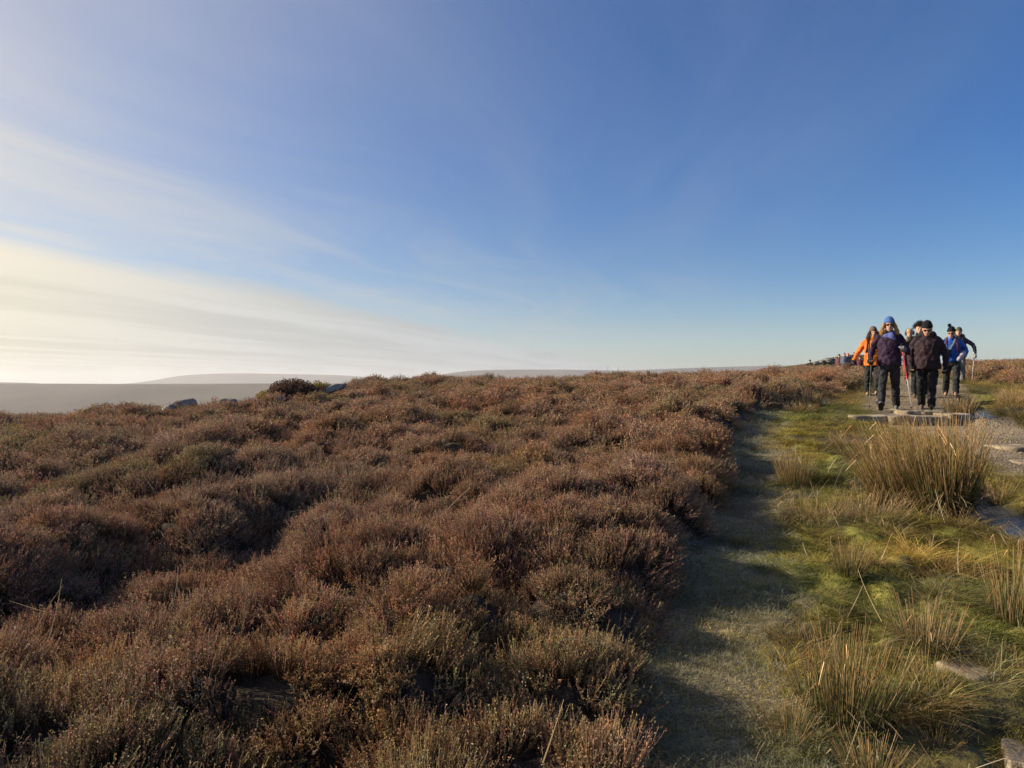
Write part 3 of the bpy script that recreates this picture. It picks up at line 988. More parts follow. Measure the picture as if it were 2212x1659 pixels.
# ------------------------------------------------------------------ rocks
def stone_mat(name, c1, c2, lich, moss=None):
    m, k = new_mat(name)
    tcx = k.n('ShaderNodeTexCoord').outputs['Object']
    a = k.noise(tcx, 6, 5, .65); b = k.noise(tcx, 2.2, 4, .6); c = k.noise(tcx, 30, 4, .65)
    col = k.mix(k.ramp(a, .3, .7), c1, c2)
    col = k.mix(k.math('MULTIPLY', k.ramp(b, .52, .62), .7), col, lich)
    if moss:
        col = k.mix(k.math('MULTIPLY', k.ramp(b, .45, .36), .8), col, moss)
    bp = k.n('ShaderNodeBump', ins={'Strength': .8, 'Distance': .03, 'Height': k.math('ADD', a, k.math('MULTIPLY', c, .4))})
    bs = k.n('ShaderNodeBsdfPrincipled', ins={'Base Color': col, 'Roughness': .9, 'Specular IOR Level': .2, 'Normal': bp.outputs[0]})
    k.n('ShaderNodeOutputMaterial', ins={'Surface': bs.outputs[0]})
    return m


M_GRIT = stone_mat('gritstone', (.12, .115, .105), (.24, .225, .20), (.33, .33, .30), (.10, .105, .045))
M_SLAB = stone_mat('path_stone', (.17, .135, .092), (.31, .25, .175), (.35, .30, .225))


def rock_mesh(name, size, seed, mat, boxy=2.6, cuts=9, rough=.16, sub=4):
    bm = bmesh.new()
    bmesh.ops.create_icosphere(bm, subdivisions=sub, radius=1)
    rnd = random.Random(seed)
    planes = []
    for i in range(cuts):
        nrm = Vector((rnd.gauss(0, 1), rnd.gauss(0, 1), rnd.gauss(0, .7))).normalized()
        planes.append((nrm, rnd.uniform(.62, .9)))
    off = Vector((rnd.uniform(0, 50), rnd.uniform(0, 50), rnd.uniform(0, 50)))
    for v in bm.verts:
        p = v.co.copy()
        k = (abs(p.x) ** boxy + abs(p.y) ** boxy + abs(p.z) ** boxy) ** (-1 / boxy)
        p *= k
        for nrm, dd in planes:
            e = p.dot(nrm) - dd
            if e > 0: p -= nrm * e * .92
        p += p.normalized() * rough * (mnoise.fractal(p * 1.7 + off, 1.0, 2.0, 4))
        v.co = Vector((p.x * size[0], p.y * size[1], p.z * size[2]))
    me = bpy.data.meshes.new(name); bm.to_mesh(me); bm.free()
    me.materials.append(mat)
    return me


def rock(label, x, y, z, size, seed, mat=None, rz=0., tilt=(0, 0), name='boulder', group=None, boxy=2.6, rough=.1, sub=4):
    o = obj(name, rock_mesh(name, size, seed, mat or M_GRIT, boxy, 10, rough * 1.5, sub), loc=(x, y, z), rot=(tilt[0], tilt[1], rz))
    return tag(o, label, 'rock', group)


def crest_at(px_):
    """point on the crest of the heather seen at this column of the photograph"""
    yy = np.linspace(11, 56, 226); xx = (px_ - 1280) / FPX * yy
    top = ground(xx, yy) + canopy(xx, yy)
    k = int(np.argmax((top - CAMZ) / yy))
    return Vector((xx[k], yy[k], top[k]))


def ridge_rock(label, px_, py_, Y, size, seed, rz=0., tilt=(0, 0)):
    p = crest_at(px_)
    size = [v * p.y / 34 for v in size]
    return rock(label, p.x, p.y, p.z - .09 + size[2] * .30, size, seed, rz=rz, tilt=tilt, group='boulders along the crest of the moor')


ridge_rock('tall lichen-grey boulder, largest of the pair on the left crest', 458, 999, 38, (.66, .5, .42), 1, .3, (0, -.35))
ridge_rock('mossy slanted boulder left of the larger lichen-grey boulder', 417, 1003, 38.4, (.52, .45, .32), 2, 0, (0, -.45))
ridge_rock('low dark rock right of the boulder pair on the crest', 572, 1000, 41, (.52, .4, .26), 3, 0, (0, -.1))
ridge_rock('long slanting slab below the heather hummock on the crest', 822, 972, 36, (.85, .6, .22), 4, .2, (0, -.38))
ridge_rock('grey rock at the foot of the heather hummock', 702, 990, 36, (.38, .4, .20), 5)
ridge_rock('flat grey stone at the far left of the crest', 50, 1034, 37, (.42, .4, .16), 6)
ridge_rock('small pale stone on the left part of the crest', 195, 1024, 35, (.16, .2, .10), 7)
ridge_rock('small grey stone on the left crest, nearer the boulder pair', 252, 1017, 36, (.22, .2, .15), 8)


def slab_mesh(size, seed):
    """flat stone with an irregular split outline, worn rounded edges and an uneven top"""
    rnd = random.Random(seed); n = 40
    off = Vector((rnd.uniform(0, 40), rnd.uniform(0, 40), 0))
    def outline(t):
        c, s = math.cos(t), math.sin(t); e = 9.0
        k = (abs(c) ** e + abs(s) ** e) ** (-1 / e)
        k *= 1 + .16 * mnoise.noise(Vector((c * 1.3, s * 1.3, 0)) + off) + .09 * mnoise.noise(Vector((c * 4, s * 4, 0)) + off) + .04 * mnoise.noise(Vector((c * 11, s * 11, 0)) + off)
        return c * k, s * k
    prof_ = [(0, 1.0), (.45, 1.0), (.80, .98), (.94, .94), (.985, .80), (1.0, .55), (.98, .1), (1.0, -.3), (.95, -1.0)]
    V, F = [], []
    for i, (rr, zz) in enumerate(prof_):
        for q in range(n):
            ox, oy = outline(2 * math.pi * q / n)
            k = max(rr, .001)
            x_, y_ = ox * k * size[0], oy * k * size[1]
            z_ = zz * size[2] + size[2] * .25 * mnoise.noise(Vector((x_ * 3, y_ * 3, zz)) + off) + size[2] * .12 * mnoise.noise(Vector((x_ * 11, y_ * 11, zz * 2)) + off)
            V.append((x_, y_, z_))
    m = len(prof_)
    for i in range(m - 1):
        for q in range(n):
            F.append((i * n + q, (i + 1) * n + q, (i + 1) * n + (q + 1) % n, i * n + (q + 1) % n))
    F.append(tuple(range(n))[::1]); F.append(tuple(range((m - 1) * n, m * n))[::-1])
    return mesh_np('stone_slab', np.array(V), F, True, M_SLAB)


def slab(label, x, y, z, size, seed, rz=0., tilt=(0, 0), group='flat stones of the ledge across the path'):
    return tag(obj('stone_slab', slab_mesh(size, seed), loc=(x, y, z), rot=(tilt[0], tilt[1], rz)), label, 'rock', group)


def ledge(px0, px1, py_, Y, depth, thick, label, seed, rz=0.):
    a, b = pix(px0, py_, Y), pix(px1, py_, Y)
    return slab(label, (a.x + b.x) / 2, Y + depth / 2, a.z - thick, ((b.x - a.x) / 2 * 1.06, depth / 2, thick), seed, rz)


ledge(2135, 2232, 1039, 12.15, .55, .075, 'leftmost slab of the lower step, under the walker in the blue hat', 31, .05)
ledge(2228, 2330, 1040, 12.05, .60, .08, 'middle slab of the lower step across the path', 32, -.03)
ledge(2326, 2372, 1041, 12.1, .5, .075, 'short slab between the middle and right slabs of the lower step', 36, -.03)
ledge(2366, 2432, 1034, 12.2, .6, .085, 'right slab of the lower step, beside the narrow pool', 33, .10)
ledge(2262, 2312, 1027, 12.6, .40, .08, 'left slab of the upper step', 34, .04)
ledge(2308, 2368, 1028, 12.55, .45, .08, 'right slab of the upper step, under the walker in the black hat', 35, -.04)
slab('flat pale stone in the right foreground, half covered by grass', 2.22, 3.42, gz(2.22, 3.42) - .012, (.125, .11, .035), 41, .5, (.05, .05), 'flat stones in the wet ground')
slab('smaller worn stone near the lower right corner', 2.00, 2.76, gz(2.00, 2.76) - .012, (.065, .12, .034), 42, -.5, (0, .1), 'flat stones in the wet ground')
slab('broad flat stone set in the gravel at the right edge', 6.75, 9.3, gz(6.75, 9.3) - .025, (.42, .26, .05), 43, .2, (0, 0), 'flat stones set in the gravel')
slab('smaller flat stone in the gravel at the right edge', 6.15, 8.35, gz(6.15, 8.35) - .025, (.2, .15, .045), 44, -.2, (0, 0), 'flat stones set in the gravel')
for i in range(16):      # stones set in the path
    y_ = random.Random(i).uniform(8.5, 30); x_ = float(path_c(np.array([y_]))[0]) + random.Random(i + 99).uniform(-1.15, 1.15)
    s_ = random.Random(i + 7).uniform(.05, .13)
    o = rock('small stone trodden into the gravel path', x_, y_, gz(x_, y_) + s_ * .02, (s_, s_ * random.Random(i + 3).uniform(.5, 1), s_ * .22), 500 + i, M_SLAB, i, name='path_stone',
             group='small stones trodden into the path', boxy=3.5, rough=.1, sub=3)


def build_gravel():
    """loose grit and pebbles on the path"""
    n = 5200
    ys = RNG.uniform(6.5, 24, n); xs = path_c(ys) + RNG.normal(0, .62, n) * path_w(ys)
    d, _ = puddle_field(xs, ys)
    k = (d > 1.1); xs, ys = xs[k], ys[k]
    zs = ground(xs, ys)
    base = np.array([(1, 0, 0), (-.5, .86, 0), (-.5, -.86, 0), (.1, .05, .8), (0, 0, -.5)])
    Fb = np.array([(0, 1, 3), (1, 2, 3), (2, 0, 3), (1, 0, 4), (2, 1, 4), (0, 2, 4)])
    V, F = [], []
    for i, (x, y, z) in enumerate(zip(xs, ys, zs)):
        s_ = random.choice([.006, .009, .012, .018]) * random.uniform(.7, 1.3); a = random.uniform(0, 6.28)
        ca, sa = math.cos(a), math.sin(a)
        b = base * RNG.uniform(.7, 1.3, base.shape) * s_
        V.append(np.stack([b[:, 0] * ca - b[:, 1] * sa + x, b[:, 0] * sa + b[:, 1] * ca + y, b[:, 2] * .7 + z + s_ * .2], -1))
        F.append(Fb + 5 * i)
    me = mesh_np('gravel', np.concatenate(V), np.concatenate(F), False, M_SLAB)
    return tag(obj('gravel', me), 'loose grit and pebbles on the footpath', kind='stuff')


build_gravel()

# hummocks of the crest, outlined against the far moor
def bush(label, px_, py_, Y, w_, h_, n, seed, tint, name='heather_hummock'):
    """single shrub built of upright leafy shoots"""
    random.seed(seed)
    p = crest_at(px_) + Vector((0, 0, .02))
    w_, h_ = w_ * p.y / 33, h_ * p.y / 33
    B = VB()
    for i in range(n):
        a = random.uniform(0, 6.283); q = math.sqrt(random.random())
        ex, ey = math.cos(a) * q, math.sin(a) * q
        top = (1 - q * q) ** .5
        base = Vector((ex * w_ * .9, ey * w_ * .9, -.25))
        d = Vector((ex * .7, ey * .7, 1)).normalized()
        L = .20 + h_ * top * random.uniform(.75, 1.1)
        pts = curve_pts(base, d, L, rv() * .2, 4)
        g = random.uniform(.7, 1.25); c = [v * g for v in tint]
        B.stem(pts, .0035, .0014, (.05, .035, .024), c, 3)
        for j in range(13):
            f = random.uniform(1.2, 3.99); i0 = int(f); pp = pts[i0].lerp(pts[i0 + 1], f - i0)
            gg = random.uniform(.75, 1.25)
            B.leaf(pp, (rv() + Vector((0, 0, .9))).normalized(), rv(), .032 * random.uniform(.7, 1.4), .010, [v * gg for v in c])
    root = tag(obj(name, None, loc=p), label, 'shrub')
    o = obj('crown', B.mesh('crown', plant_mat('shrub_' + str(seed), .25, .8, inst=False)), root)
    random.seed(seed + 1); T = VB()
    for i in range(1):
        a = random.uniform(0, 6.283)
        T.stem(curve_pts(Vector((math.cos(a) * w_ * .3, math.sin(a) * w_ * .3, -.35)), Vector((math.cos(a) * .8, math.sin(a) * .8, 1)), h_ * .7, rv() * .3, 4), .018, .006, (.05, .037, .028), (.07, .05, .036), 5)
    obj('trunk', T.mesh('trunk', plant_mat('wood_' + str(seed), .0, .9, inst=False)), root)
    return root


bush('large dark heather hummock on the crest left of centre', 733, 990, 35.5, .85, .70, 1000, 61, (.15, .092, .062))
bush('yellow-green bilberry clump at the left of the dark heather hummock', 675, 991, 35.2, .34, .36, 260, 62, (.32, .26, .09), 'bilberry_clump')
bush('yellow-green bilberry clump right of the dark heather hummock', 797, 978, 35.2, .34, .34, 260, 63, (.34, .27, .09), 'bilberry_clump')

# rocky knoll beyond the crest at right
M_KNOLL = stone_mat('weathered_knoll_stone', (.09, .09, .08), (.17, .165, .15), (.24, .24, .22), (.07, .075, .03))
kn = hill_material('knoll_turf', (.085, .075, .04), (.15, .125, .08))
hill('knoll', 'low rocky knoll on the skyline behind the far walkers', [(1640, 800), (1715, 789), (1745, 785), (1780, 776), (1815, 770), (1845, 766.5), (1866, 766), (1890, 772), (1930, 784), (1990, 800)], 92, 16, kn, base=-18, seed=9)
for i, (px_, py_, sz) in enumerate([(2042, 905, .5), (2058, 902, .6), (2070, 899, .8), (2082, 895, .55), (2092, 893, .5), (2103, 891, .45), (2098, 899, .6), (2050, 906, .45), (2078, 901, .6), (2112, 889, .4), (2125, 887, .45), (2150, 889, .4)]):
    p = pix(px_, py_ + 2, 89)
    rock('grey boulder among others on the rocky knoll', p.x, p.y, p.z - .1, (sz, sz * .8, sz * .55), 700 + i, M_KNOLL, rz=i, group='boulders on the rocky knoll', sub=3)

# two pylons on the far hill
def pylon(px_, label):
    Y = 4600; x = (px_ - 1280) / FPX * Y
    root = tag(obj('pylon', None, loc=(x, Y - 20, CAMZ + (960 - 927) / FPX * Y)), label, 'pylon', 'pylons on the far hill')
    m = M_PYL
    B = VB(); c = (.2, .2, .21); H = 34
    for sx in (-1, 1):
        for sy in (-1, 1):
            B.stem([Vector((sx * 3.2, sy * 3.2, -3)), Vector((sx * 1.3, sy * 1.3, H * .6)), Vector((sx * .4, sy * .4, H))], .45, .3, c, c, 4)
    for z in np.linspace(2, H * .92, 9):
        wd = np.interp(z, [0, H * .6, H], [3.1, 1.3, .4])
        for sy in (-1, 1):
            B.stem([Vector((-wd, sy * wd, z)), Vector((wd, sy * wd * .9, z + 3))], .2, .2, c, c, 4)
            B.stem([Vector((wd, sy * wd, z)), Vector((-wd, sy * wd * .9, z + 3))], .2, .2, c, c, 4)
    obj('mast', B.mesh('mast', m), root)
    for z in (H * .62, H * .76, H * .9):
        A = VB()
        A.stem([Vector((-5.5, 0, z)), Vector((0, 0, z + 1.6)), Vector((5.5, 0, z))], .4, .4, c, c, 4); A.stem([Vector((-5.5, 0, z)), Vector((5.5, 0, z))], .35, .35, c, c, 4)
        obj('cross_arm', A.mesh('cross_arm', m), root)


M_PYL = plant_mat('pylon_steel', 0, .6, inst=False)
pylon(1518, 'left of the two tiny pylons on the far hill')
pylon(1545, 'right of the two tiny pylons on the far hill')

# ------------------------------------------------------------------ people
class MB:
    """mesh buffer for lofted body and clothing shapes"""
    def __init__(self):
        self.v, self.f = [], []

    def _rings(self, rings):
        b = len(self.v); n = len(rings[0])
        for r_ in rings: self.v += r_
        for i in range(len(rings) - 1):
            for q in range(n):
                k = b + i * n
                self.f.append((k + q, k + (q + 1) % n, k + n + (q + 1) % n, k + n + q))
        self.f.append(tuple(range(b + n - 1, b - 1, -1)))
        e = b + (len(rings) - 1) * n
        self.f.append(tuple(range(e, e + n)))

    def loft(self, levels, n=20, M=None, ex=2.2):
        """horizontal rings: (z, cx, cy, rx, ry)"""
        rings = []
        for z, cx, cyy, rx, ry in levels:
            r_ = []
            for q in range(n):
                t = 2 * math.pi * q / n; c, s = math.cos(t), math.sin(t)
                p = Vector((cx + rx * math.copysign(abs(c) ** (2 / ex), c), cyy + ry * math.copysign(abs(s) ** (2 / ex), s), z))
                r_.append(M @ p if M else p)
            rings.append(r_)
        self._rings(rings)
        return self

    def limb(self, pts, rads, n=12, sub=4, M=None, flat=1.0):
        pts = [Vector(p) for p in pts]
        if M: pts = [M @ p for p in pts]
        P, Rr = [], []
        m = len(pts)
        for i in range(m - 1):
            p0, p1, p2, p3 = pts[max(0, i - 1)], pts[i], pts[i + 1], pts[min(m - 1, i + 2)]
            for q in range(sub):
                t = q / sub
                P.append(.5 * ((2 * p1) + (p2 - p0) * t + (2 * p0 - 5 * p1 + 4 * p2 - p3) * t * t + (3 * p1 - p0 - 3 * p2 + p3) * t ** 3))
                Rr.append(rads[i] + (rads[i + 1] - rads[i]) * t)
        P.append(pts[-1]); Rr.append(rads[-1])
        d0 = (P[1] - P[0]).normalized()
        up = Vector((0, 1, 0)) if abs(d0.y) < .9 else Vector((1, 0, 0))
        u = d0.cross(up).normalized(); rings = []
        def ring(c, d, rad):
            nonlocal u
            u = (u - d * u.dot(d)).normalized(); w_ = d.cross(u)
            return [c + u * math.cos(2 * math.pi * q / n) * rad + w_ * math.sin(2 * math.pi * q / n) * rad * flat for q in range(n)]
        rings.append(ring(P[0] - d0 * Rr[0] * .75, d0, Rr[0] * .45)); rings.append(ring(P[0] - d0 * Rr[0] * .35, d0, Rr[0] * .85))
        for i, c in enumerate(P):
            d = (P[min(i + 1, len(P) - 1)] - P[max(i - 1, 0)]).normalized()
            rings.append(ring(c, d, Rr[i]))
        d1 = (P[-1] - P[-2]).normalized()
        rings.append(ring(P[-1] + d1 * Rr[-1] * .35, d1, Rr[-1] * .85)); rings.append(ring(P[-1] + d1 * Rr[-1] * .75, d1, Rr[-1] * .45))
        self._rings(rings)
        return self

    def ball(self, c, r, M=None, n=14, m=9):
        rings = []
        for i in range(m):
            a = math.pi * (i + .35) / (m - .3)
            z, k = -math.cos(a), math.sin(a)
            r_ = [Vector(c) + Vector((r[0] * k * math.cos(2 * math.pi * q / n), r[1] * k * math.sin(2 * math.pi * q / n), r[2] * z)) for q in range(n)]
            rings.append([M @ p for p in r_] if M else r_)
        self._rings(rings)
        return self

    def mesh(self, name, mat):
        return mesh_np(name, np.array([tuple(v) for v in self.v]), [tuple(f) for f in self.f], True, mat)


PENDING = []
def part(name, buf, mat, parent, voxel=.014, smooth=4, wrinkle=0., wsize=.09, label=None):
    """one continuous part: overlapping lofts are fused by a voxel remesh (baked below)"""
    o = obj(name, buf.mesh(name, mat), parent)
    if voxel:
        md = o.modifiers.new('fuse', 'REMESH'); md.mode = 'VOXEL'; md.voxel_size = voxel; md.use_smooth_shade = True
        if smooth:
            sm = o.modifiers.new('soften', 'SMOOTH'); sm.factor = .5; sm.iterations = smooth
        if wrinkle:
            tx = bpy.data.textures.get('folds_%g' % wsize) or bpy.data.textures.new('folds_%g' % wsize, 'CLOUDS')
            tx.noise_scale = wsize; tx.noise_depth = 3
            dp = o.modifiers.new('folds', 'DISPLACE'); dp.texture = tx; dp.strength = wrinkle; dp.mid_level = .5; dp.texture_coords = 'LOCAL'
        PENDING.append(o)
    if label: o['label'] = label
    return o


def bake_parts():
    dg = bpy.context.evaluated_depsgraph_get()
    res = [(o, bpy.data.meshes.new_from_object(o.evaluated_get(dg))) for o in PENDING]
    for o, me in res:
        mats = list(o.data.materials); nm = o.data.name
        o.modifiers.clear(); o.data = me
        if not me.materials:
            for m_ in mats: me.materials.append(m_)
        me.polygons.foreach_set('use_smooth', np.ones(len(me.polygons), bool))
    PENDING.clear()


def cloth(name, c, rough=.75, var=.18, bump=.35, bscale=26, spec=.25):
    return pbr(name, c, rough, spec, var, 9, bump, bscale)


MAT = {
    'skin': pbr('skin', (.44, .25, .17), .55, .4, .08, 20),
    'lips': pbr('lips', (.36, .12, .10), .5, .4, .05),
    'eye': pbr('eye', (.05, .035, .03), .2, .5, 0),
    'lens': pbr('dark_lens', (.010, .010, .012), .12, .6, 0),
    'purple': cloth('purple_shell', (.024, .009, .030)), 'plum': cloth('plum_shell', (.022, .010, .015)),
    'orange': cloth('orange_shell', (.60, .15, .020)), 'blue': cloth('blue_shell', (.012, .075, .36), .5),
    'black': cloth('black_fabric', (.009, .009, .010)), 'charcoal': cloth('charcoal_trousers', (.017, .018, .020)),
    'navy': cloth('navy_shell', (.014, .016, .040)), 'brown': cloth('brown_coat', (.15, .088, .048)), 'tan': cloth('tan_cloth', (.33, .22, .13)),
    'maroon': cloth('maroon_shell', (.09, .02, .03)), 'grey': cloth('grey_fabric', (.15, .15, .16)), 'green': cloth('olive_fabric', (.065, .070, .05)),
    'pale': cloth('pale_grey_fabric', (.46, .45, .44)), 'bluehat': pbr('blue_knit', (.085, .17, .43), .95, .1, .25, 60, 1.0, 160), 'scarf': pbr('blue_scarf', (.095, .115, .31), .95, .1, .35, 14, .8, 70),
    'knit': pbr('black_knit', (.018, .018, .020), .95, .1, .3, 60, .9, 160), 'sole': pbr('boot_sole', (.016, .015, .015), .8, .3, .2, 40, .8, 90),
    'boot': pbr('brown_boot', (.11, .062, .04), .7, .3, .3, 25, .4, 60), 'boot_grey': pbr('grey_boot', (.12, .115, .11), .7, .3, .3, 25, .4, 60), 'boot_tan': pbr('tan_boot', (.29, .20, .125), .7, .3, .3, 25, .4, 60),
    'blond': pbr('blond_hair', (.56, .34, .14), .5, .4, .35, 40), 'dark_hair': pbr('dark_hair', (.028, .018, .013), .45, .4, .3, 40), 'brown_hair': pbr('brown_hair', (.12, .062, .035), .5, .4, .3, 40),
    'red': pbr('red_alloy', (.52, .035, .085), .35, .5, .05), 'alloy': pbr('bright_alloy', (.62, .62, .62), .32, .5, .05, metal=.6), 'dark_metal': pbr('dark_metal', (.03, .03, .032), .4, .5, .05),
    'redhat': pbr('red_hat', (.80, .115, .04), .9, .2, .15), 'lightblue': cloth('light_blue_fabric', (.09, .115, .165)), 'pink': cloth('dusty_pink_shell', (.13, .05, .06)),
}


def patterned():
    m, k = new_mat('patterned_knit')
    tcx = k.n('ShaderNodeTexCoord').outputs['Object']
    wv = k.n('ShaderNodeTexWave', wave_type='BANDS', bands_direction='Z', ins={'Vector': tcx, 'Scale': 14.0, 'Distortion': 3.0, 'Detail': 2.0, 'Detail Scale': 6.0})
    c = k.mix(k.ramp(wv.outputs['Fac'], .4, .6), (.09, .09, .13), (.52, .50, .53))
    b = k.n('ShaderNodeBsdfPrincipled', ins={'Base Color': c, 'Roughness': .95})
    k.n('ShaderNodeOutputMaterial', ins={'Surface': b.outputs[0]})
    return m


MAT['pattern'] = patterned()


def hand_buf(B, wrist, d, side, curl=1.0, M=None, s=1.0):
    """palm, four fingers of unequal length and a thumb leaving the side of the palm; d = direction of the forearm"""
    d = d.normalized()
    fwd = Vector((0, -1, 0)); fwd = (fwd - d * fwd.dot(d)).normalized()      # back of the hand faces outwards, fingers curl towards the body's front
    lat = d.cross(fwd).normalized()
    palm = wrist + d * .045 * s
    B.limb([wrist, wrist + d * .03 * s, wrist + d * .085 * s], [.026 * s, .036 * s, .038 * s], 10, 3, M, .62)
    inn = Vector((-side, 0, 0)); inn = (inn - d * inn.dot(d)).normalized()
    for i, (off, L) in enumerate(((-.030, .070), (-.010, .082), (.010, .078), (.029, .062))):
        k0 = wrist + d * .085 * s + fwd * off * s * -1
        k1 = k0 + (d * (1 - .35 * curl) + inn * .75 * curl).normalized() * L * .45 * s
        k2 = k1 + (d * (.5 - .9 * curl) + inn * 1.0).normalized() * L * .35 * s
        k3 = k2 + (d * (.2 - 1.0 * curl) + inn * (.9 - 1.3 * curl)).normalized() * L * .25 * s
        B.limb([k0, k1, k2, k3], [.0098 * s, .0092 * s, .0086 * s, .0075 * s], 8, 2, M)
    t0 = wrist + d * .03 * s + fwd * .026 * s
    t1 = t0 + (fwd * .7 + d * .6 + inn * .35).normalized() * .036 * s
    t2 = t1 + (d * .6 + inn * .8 * curl).normalized() * .030 * s
    B.limb([t0, t1, t2], [.0135 * s, .0112 * s, .0095 * s], 8, 2, M)


def person(label, px_, Y, H, top='black', legs='charcoal', arms=None, feet=None, hat=None, hair=None, glasses=False, scarf=None, gloves='black', boots='boot',
           head_pitch=0., head_yaw=0., bulk=1.0, hem=.80, seed=0, far=False, yaw=0., drop=0., group=None, cuff=None, glove_right=None, collar=None, loc=None, sit=False):
    """walking figure facing the camera; side -1 = left in the picture, +1 = right"""
    x = (px_ - 1280) / FPX * Y
    S = H / 1.70
    base = Vector((x, Y, gz(x, Y) - drop)) if loc is None else Vector(loc)
    rz = -math.atan2(base.x, base.y) + yaw
    rnd = random.Random(seed)
    vx = .03 if far else 1
    A = arms or {}
    F = feet or {}
    def J(d, key, dflt): return Vector(d.get(key, dflt))
    sh = {s: Vector((.168 * s * bulk ** .5, .005, 1.38)) for s in (-1, 1)}
    el = {s: J(A, ('e', s), (.245 * s, .035, 1.11)) for s in (-1, 1)}
    wr = {s: J(A, ('w', s), (.265 * s, -.05, .875)) for s in (-1, 1)}
    an = {s: J(F, ('a', s), (.095 * s, -.20 * s, .09)) for s in (-1, 1)}
    kn_ = {s: J(F, ('k', s), (.105 * s, (an[s].y * .45) - .05, .49)) for s in (-1, 1)}
    pit = {s: F.get(('p', s), 0.) for s in (-1, 1)}
    SM = Matrix.Scale(S, 4)
    neck = Vector((0, .005, 1.44))
    HM = SM @ Matrix.Translation(neck) @ Matrix.Rotation(head_yaw, 4, 'Z') @ Matrix.Rotation(head_pitch, 4, 'X') @ Matrix.Translation(Vector((0, -.015, .158))) @ Matrix.Scale(1.10, 4)
    # body: one continuous surface, head to feet
    B = MB()
    B.loft([(.80, 0, 0, .115, .08), (.92, 0, 0, .125, .085), (1.05, 0, 0, .12, .08), (1.2, 0, 0, .135, .085), (1.33, 0, 0, .14, .08), (1.40, 0, 0, .10, .065), (1.44, 0, .005, .062, .058)], 16, SM)
    B.limb([(0, .01, 1.40), (0, .0, 1.46), (0, -.012, 1.53)], [.060, .053, .055], 12, 3, SM)
    for s in (-1, 1):
        B.limb([sh[s] * .95 + Vector((0, 0, .05)), el[s], wr[s]], [.044, .033, .026], 10, 4, SM)
        B.limb([(.085 * s, 0, .86), kn_[s], an[s]], [.060, .040, .026], 10, 4, SM)
        FM = SM @ Matrix.Translation(an[s]) @ Matrix.Rotation(pit[s], 4, 'X')
        B.limb([(0, 0, 0), (0, -.10, -.052)], [.030, .020], 8, 3, FM)
        hand_buf(B, wr[s], wr[s] - el[s], s, .9, SM)
    B.loft([(-.118, 0, -.050, .018, .016), (-.106, 0, -.040, .036, .036), (-.080, 0, -.018, .053, .068), (-.045, 0, -.002, .063, .086), (0, 0, .004, .070, .095), (.04, 0, .010, .073, .098), (.075, 0, .012, .068, .091),
            (.100, 0, .012, .050, .068), (.116, 0, .012, .022, .03)], 20, HM, 2.0)
    B.limb([(0, -.088, .018), (0, -.106, -.018), (0, -.112, -.030)], [.009, .013, .011], 8, 2, HM)
    B.limb([(-.030, -.086, .026), (.030, -.086, .026)], [.010, .010], 8, 2, HM)
    for s in (-1, 1): B.ball((.074 * s, .012, -.005), (.010, .020, .031), HM, 10, 6)
    body = obj('person', B.mesh('person', MAT['skin']), loc=base, rot=(0, 0, rz))
    md = body.modifiers.new('fuse', 'REMESH'); md.mode = 'VOXEL'; md.voxel_size = .02 if far else .0095; md.use_smooth_shade = True
    sm = body.modifiers.new('soften', 'SMOOTH'); sm.factor = .5; sm.iterations = 2
    PENDING.append(body)
    tag(body, label, 'person', group)
    vz = .026 if far else .0125
    # face
    if not far:
        for s in (-1, 1): obj('eye', MB().ball((.030 * s, -.0865, .006), (.0125, .008, .007), HM, 10, 7).mesh('eye', MAT['eye']), body)
        obj('mouth', MB().limb([(-.025, -.083, -.060), (0, -.0935, -.063), (.025, -.083, -.060)], [.003, .0065, .003], 8, 3, HM).mesh('mouth', MAT['lips']), body)
        if glasses:
            G = MB()
            for s in (-1, 1):
                G.ball((.033 * s, -.099, .003), (.029, .008, .020), HM, 14, 8)
                G.limb([(.060 * s, -.090, .014), (.077 * s, -.03, .014), (.078 * s, .03, .006)], [.004, .0035, .003], 6, 2, HM)
            G.limb([(-.012, -.104, .012), (.012, -.104, .012)], [.004, .004], 6, 2, HM)
            part('sunglasses', G, MAT['lens'], body, .004, 1)
    # jacket: torso, sleeves and collar in one piece
    J_ = MB(); b = bulk
    J_.loft([(hem, 0, .0, .205 * b, .155 * b), (hem + .05, 0, 0, .208 * b, .157 * b), (.95, 0, 0, .198 * b, .15 * b), (1.05, 0, 0, .188 * b, .143 * b), (1.16, 0, -.003, .195 * b, .147 * b), (1.27, 0, -.003, .202 * b, .143 * b),
             (1.345, 0, 0, .188 * b, .125 * b), (1.395, 0, .003, .150 * b, .10), (1.435, 0, .005, .095, .085)], 24, SM)
    if collar != 'none':
        J_.loft([(1.40, 0, .005, .10, .09), (1.45, 0, .003, .086, .088), (1.50, 0, -.005, .080, .088), (1.515, 0, -.005, .074, .082)], 18, SM)
    for s in (-1, 1):
        w1 = el[s].lerp(wr[s], .93)
        J_.limb([sh[s] + Vector((-.04 * s, 0, .0)), sh[s] + Vector((.018 * s, 0, -.035)), el[s], w1], [.068 * b, .069 * b ** .5, .057 * b ** .5, .046], 12, 5, SM)
    part('jacket', J_, MAT[top], body, vz, 2, .055 if not far else 0, .075)
    # trousers
    T = MB()
    T.loft([(.76, 0, .005, .165, .125), (.84, 0, .005, .182 * b ** .5, .138), (.92, 0, 0, .178 * b ** .5, .135), (.99, 0, 0, .165, .125)], 20, SM)
    for s in (-1, 1):
        T.limb([(.088 * s, .005, .86), (.098 * s, kn_[s].y * .35, .70), kn_[s], kn_[s].lerp(an[s], .5) + Vector((0, .012, 0)), an[s] + Vector((0, .012, .0))], [.094, .093, .074, .072, .066], 12, 4, SM)
    part('trousers', T, MAT[legs], body, vz, 2, .050 if not far else 0, .06)
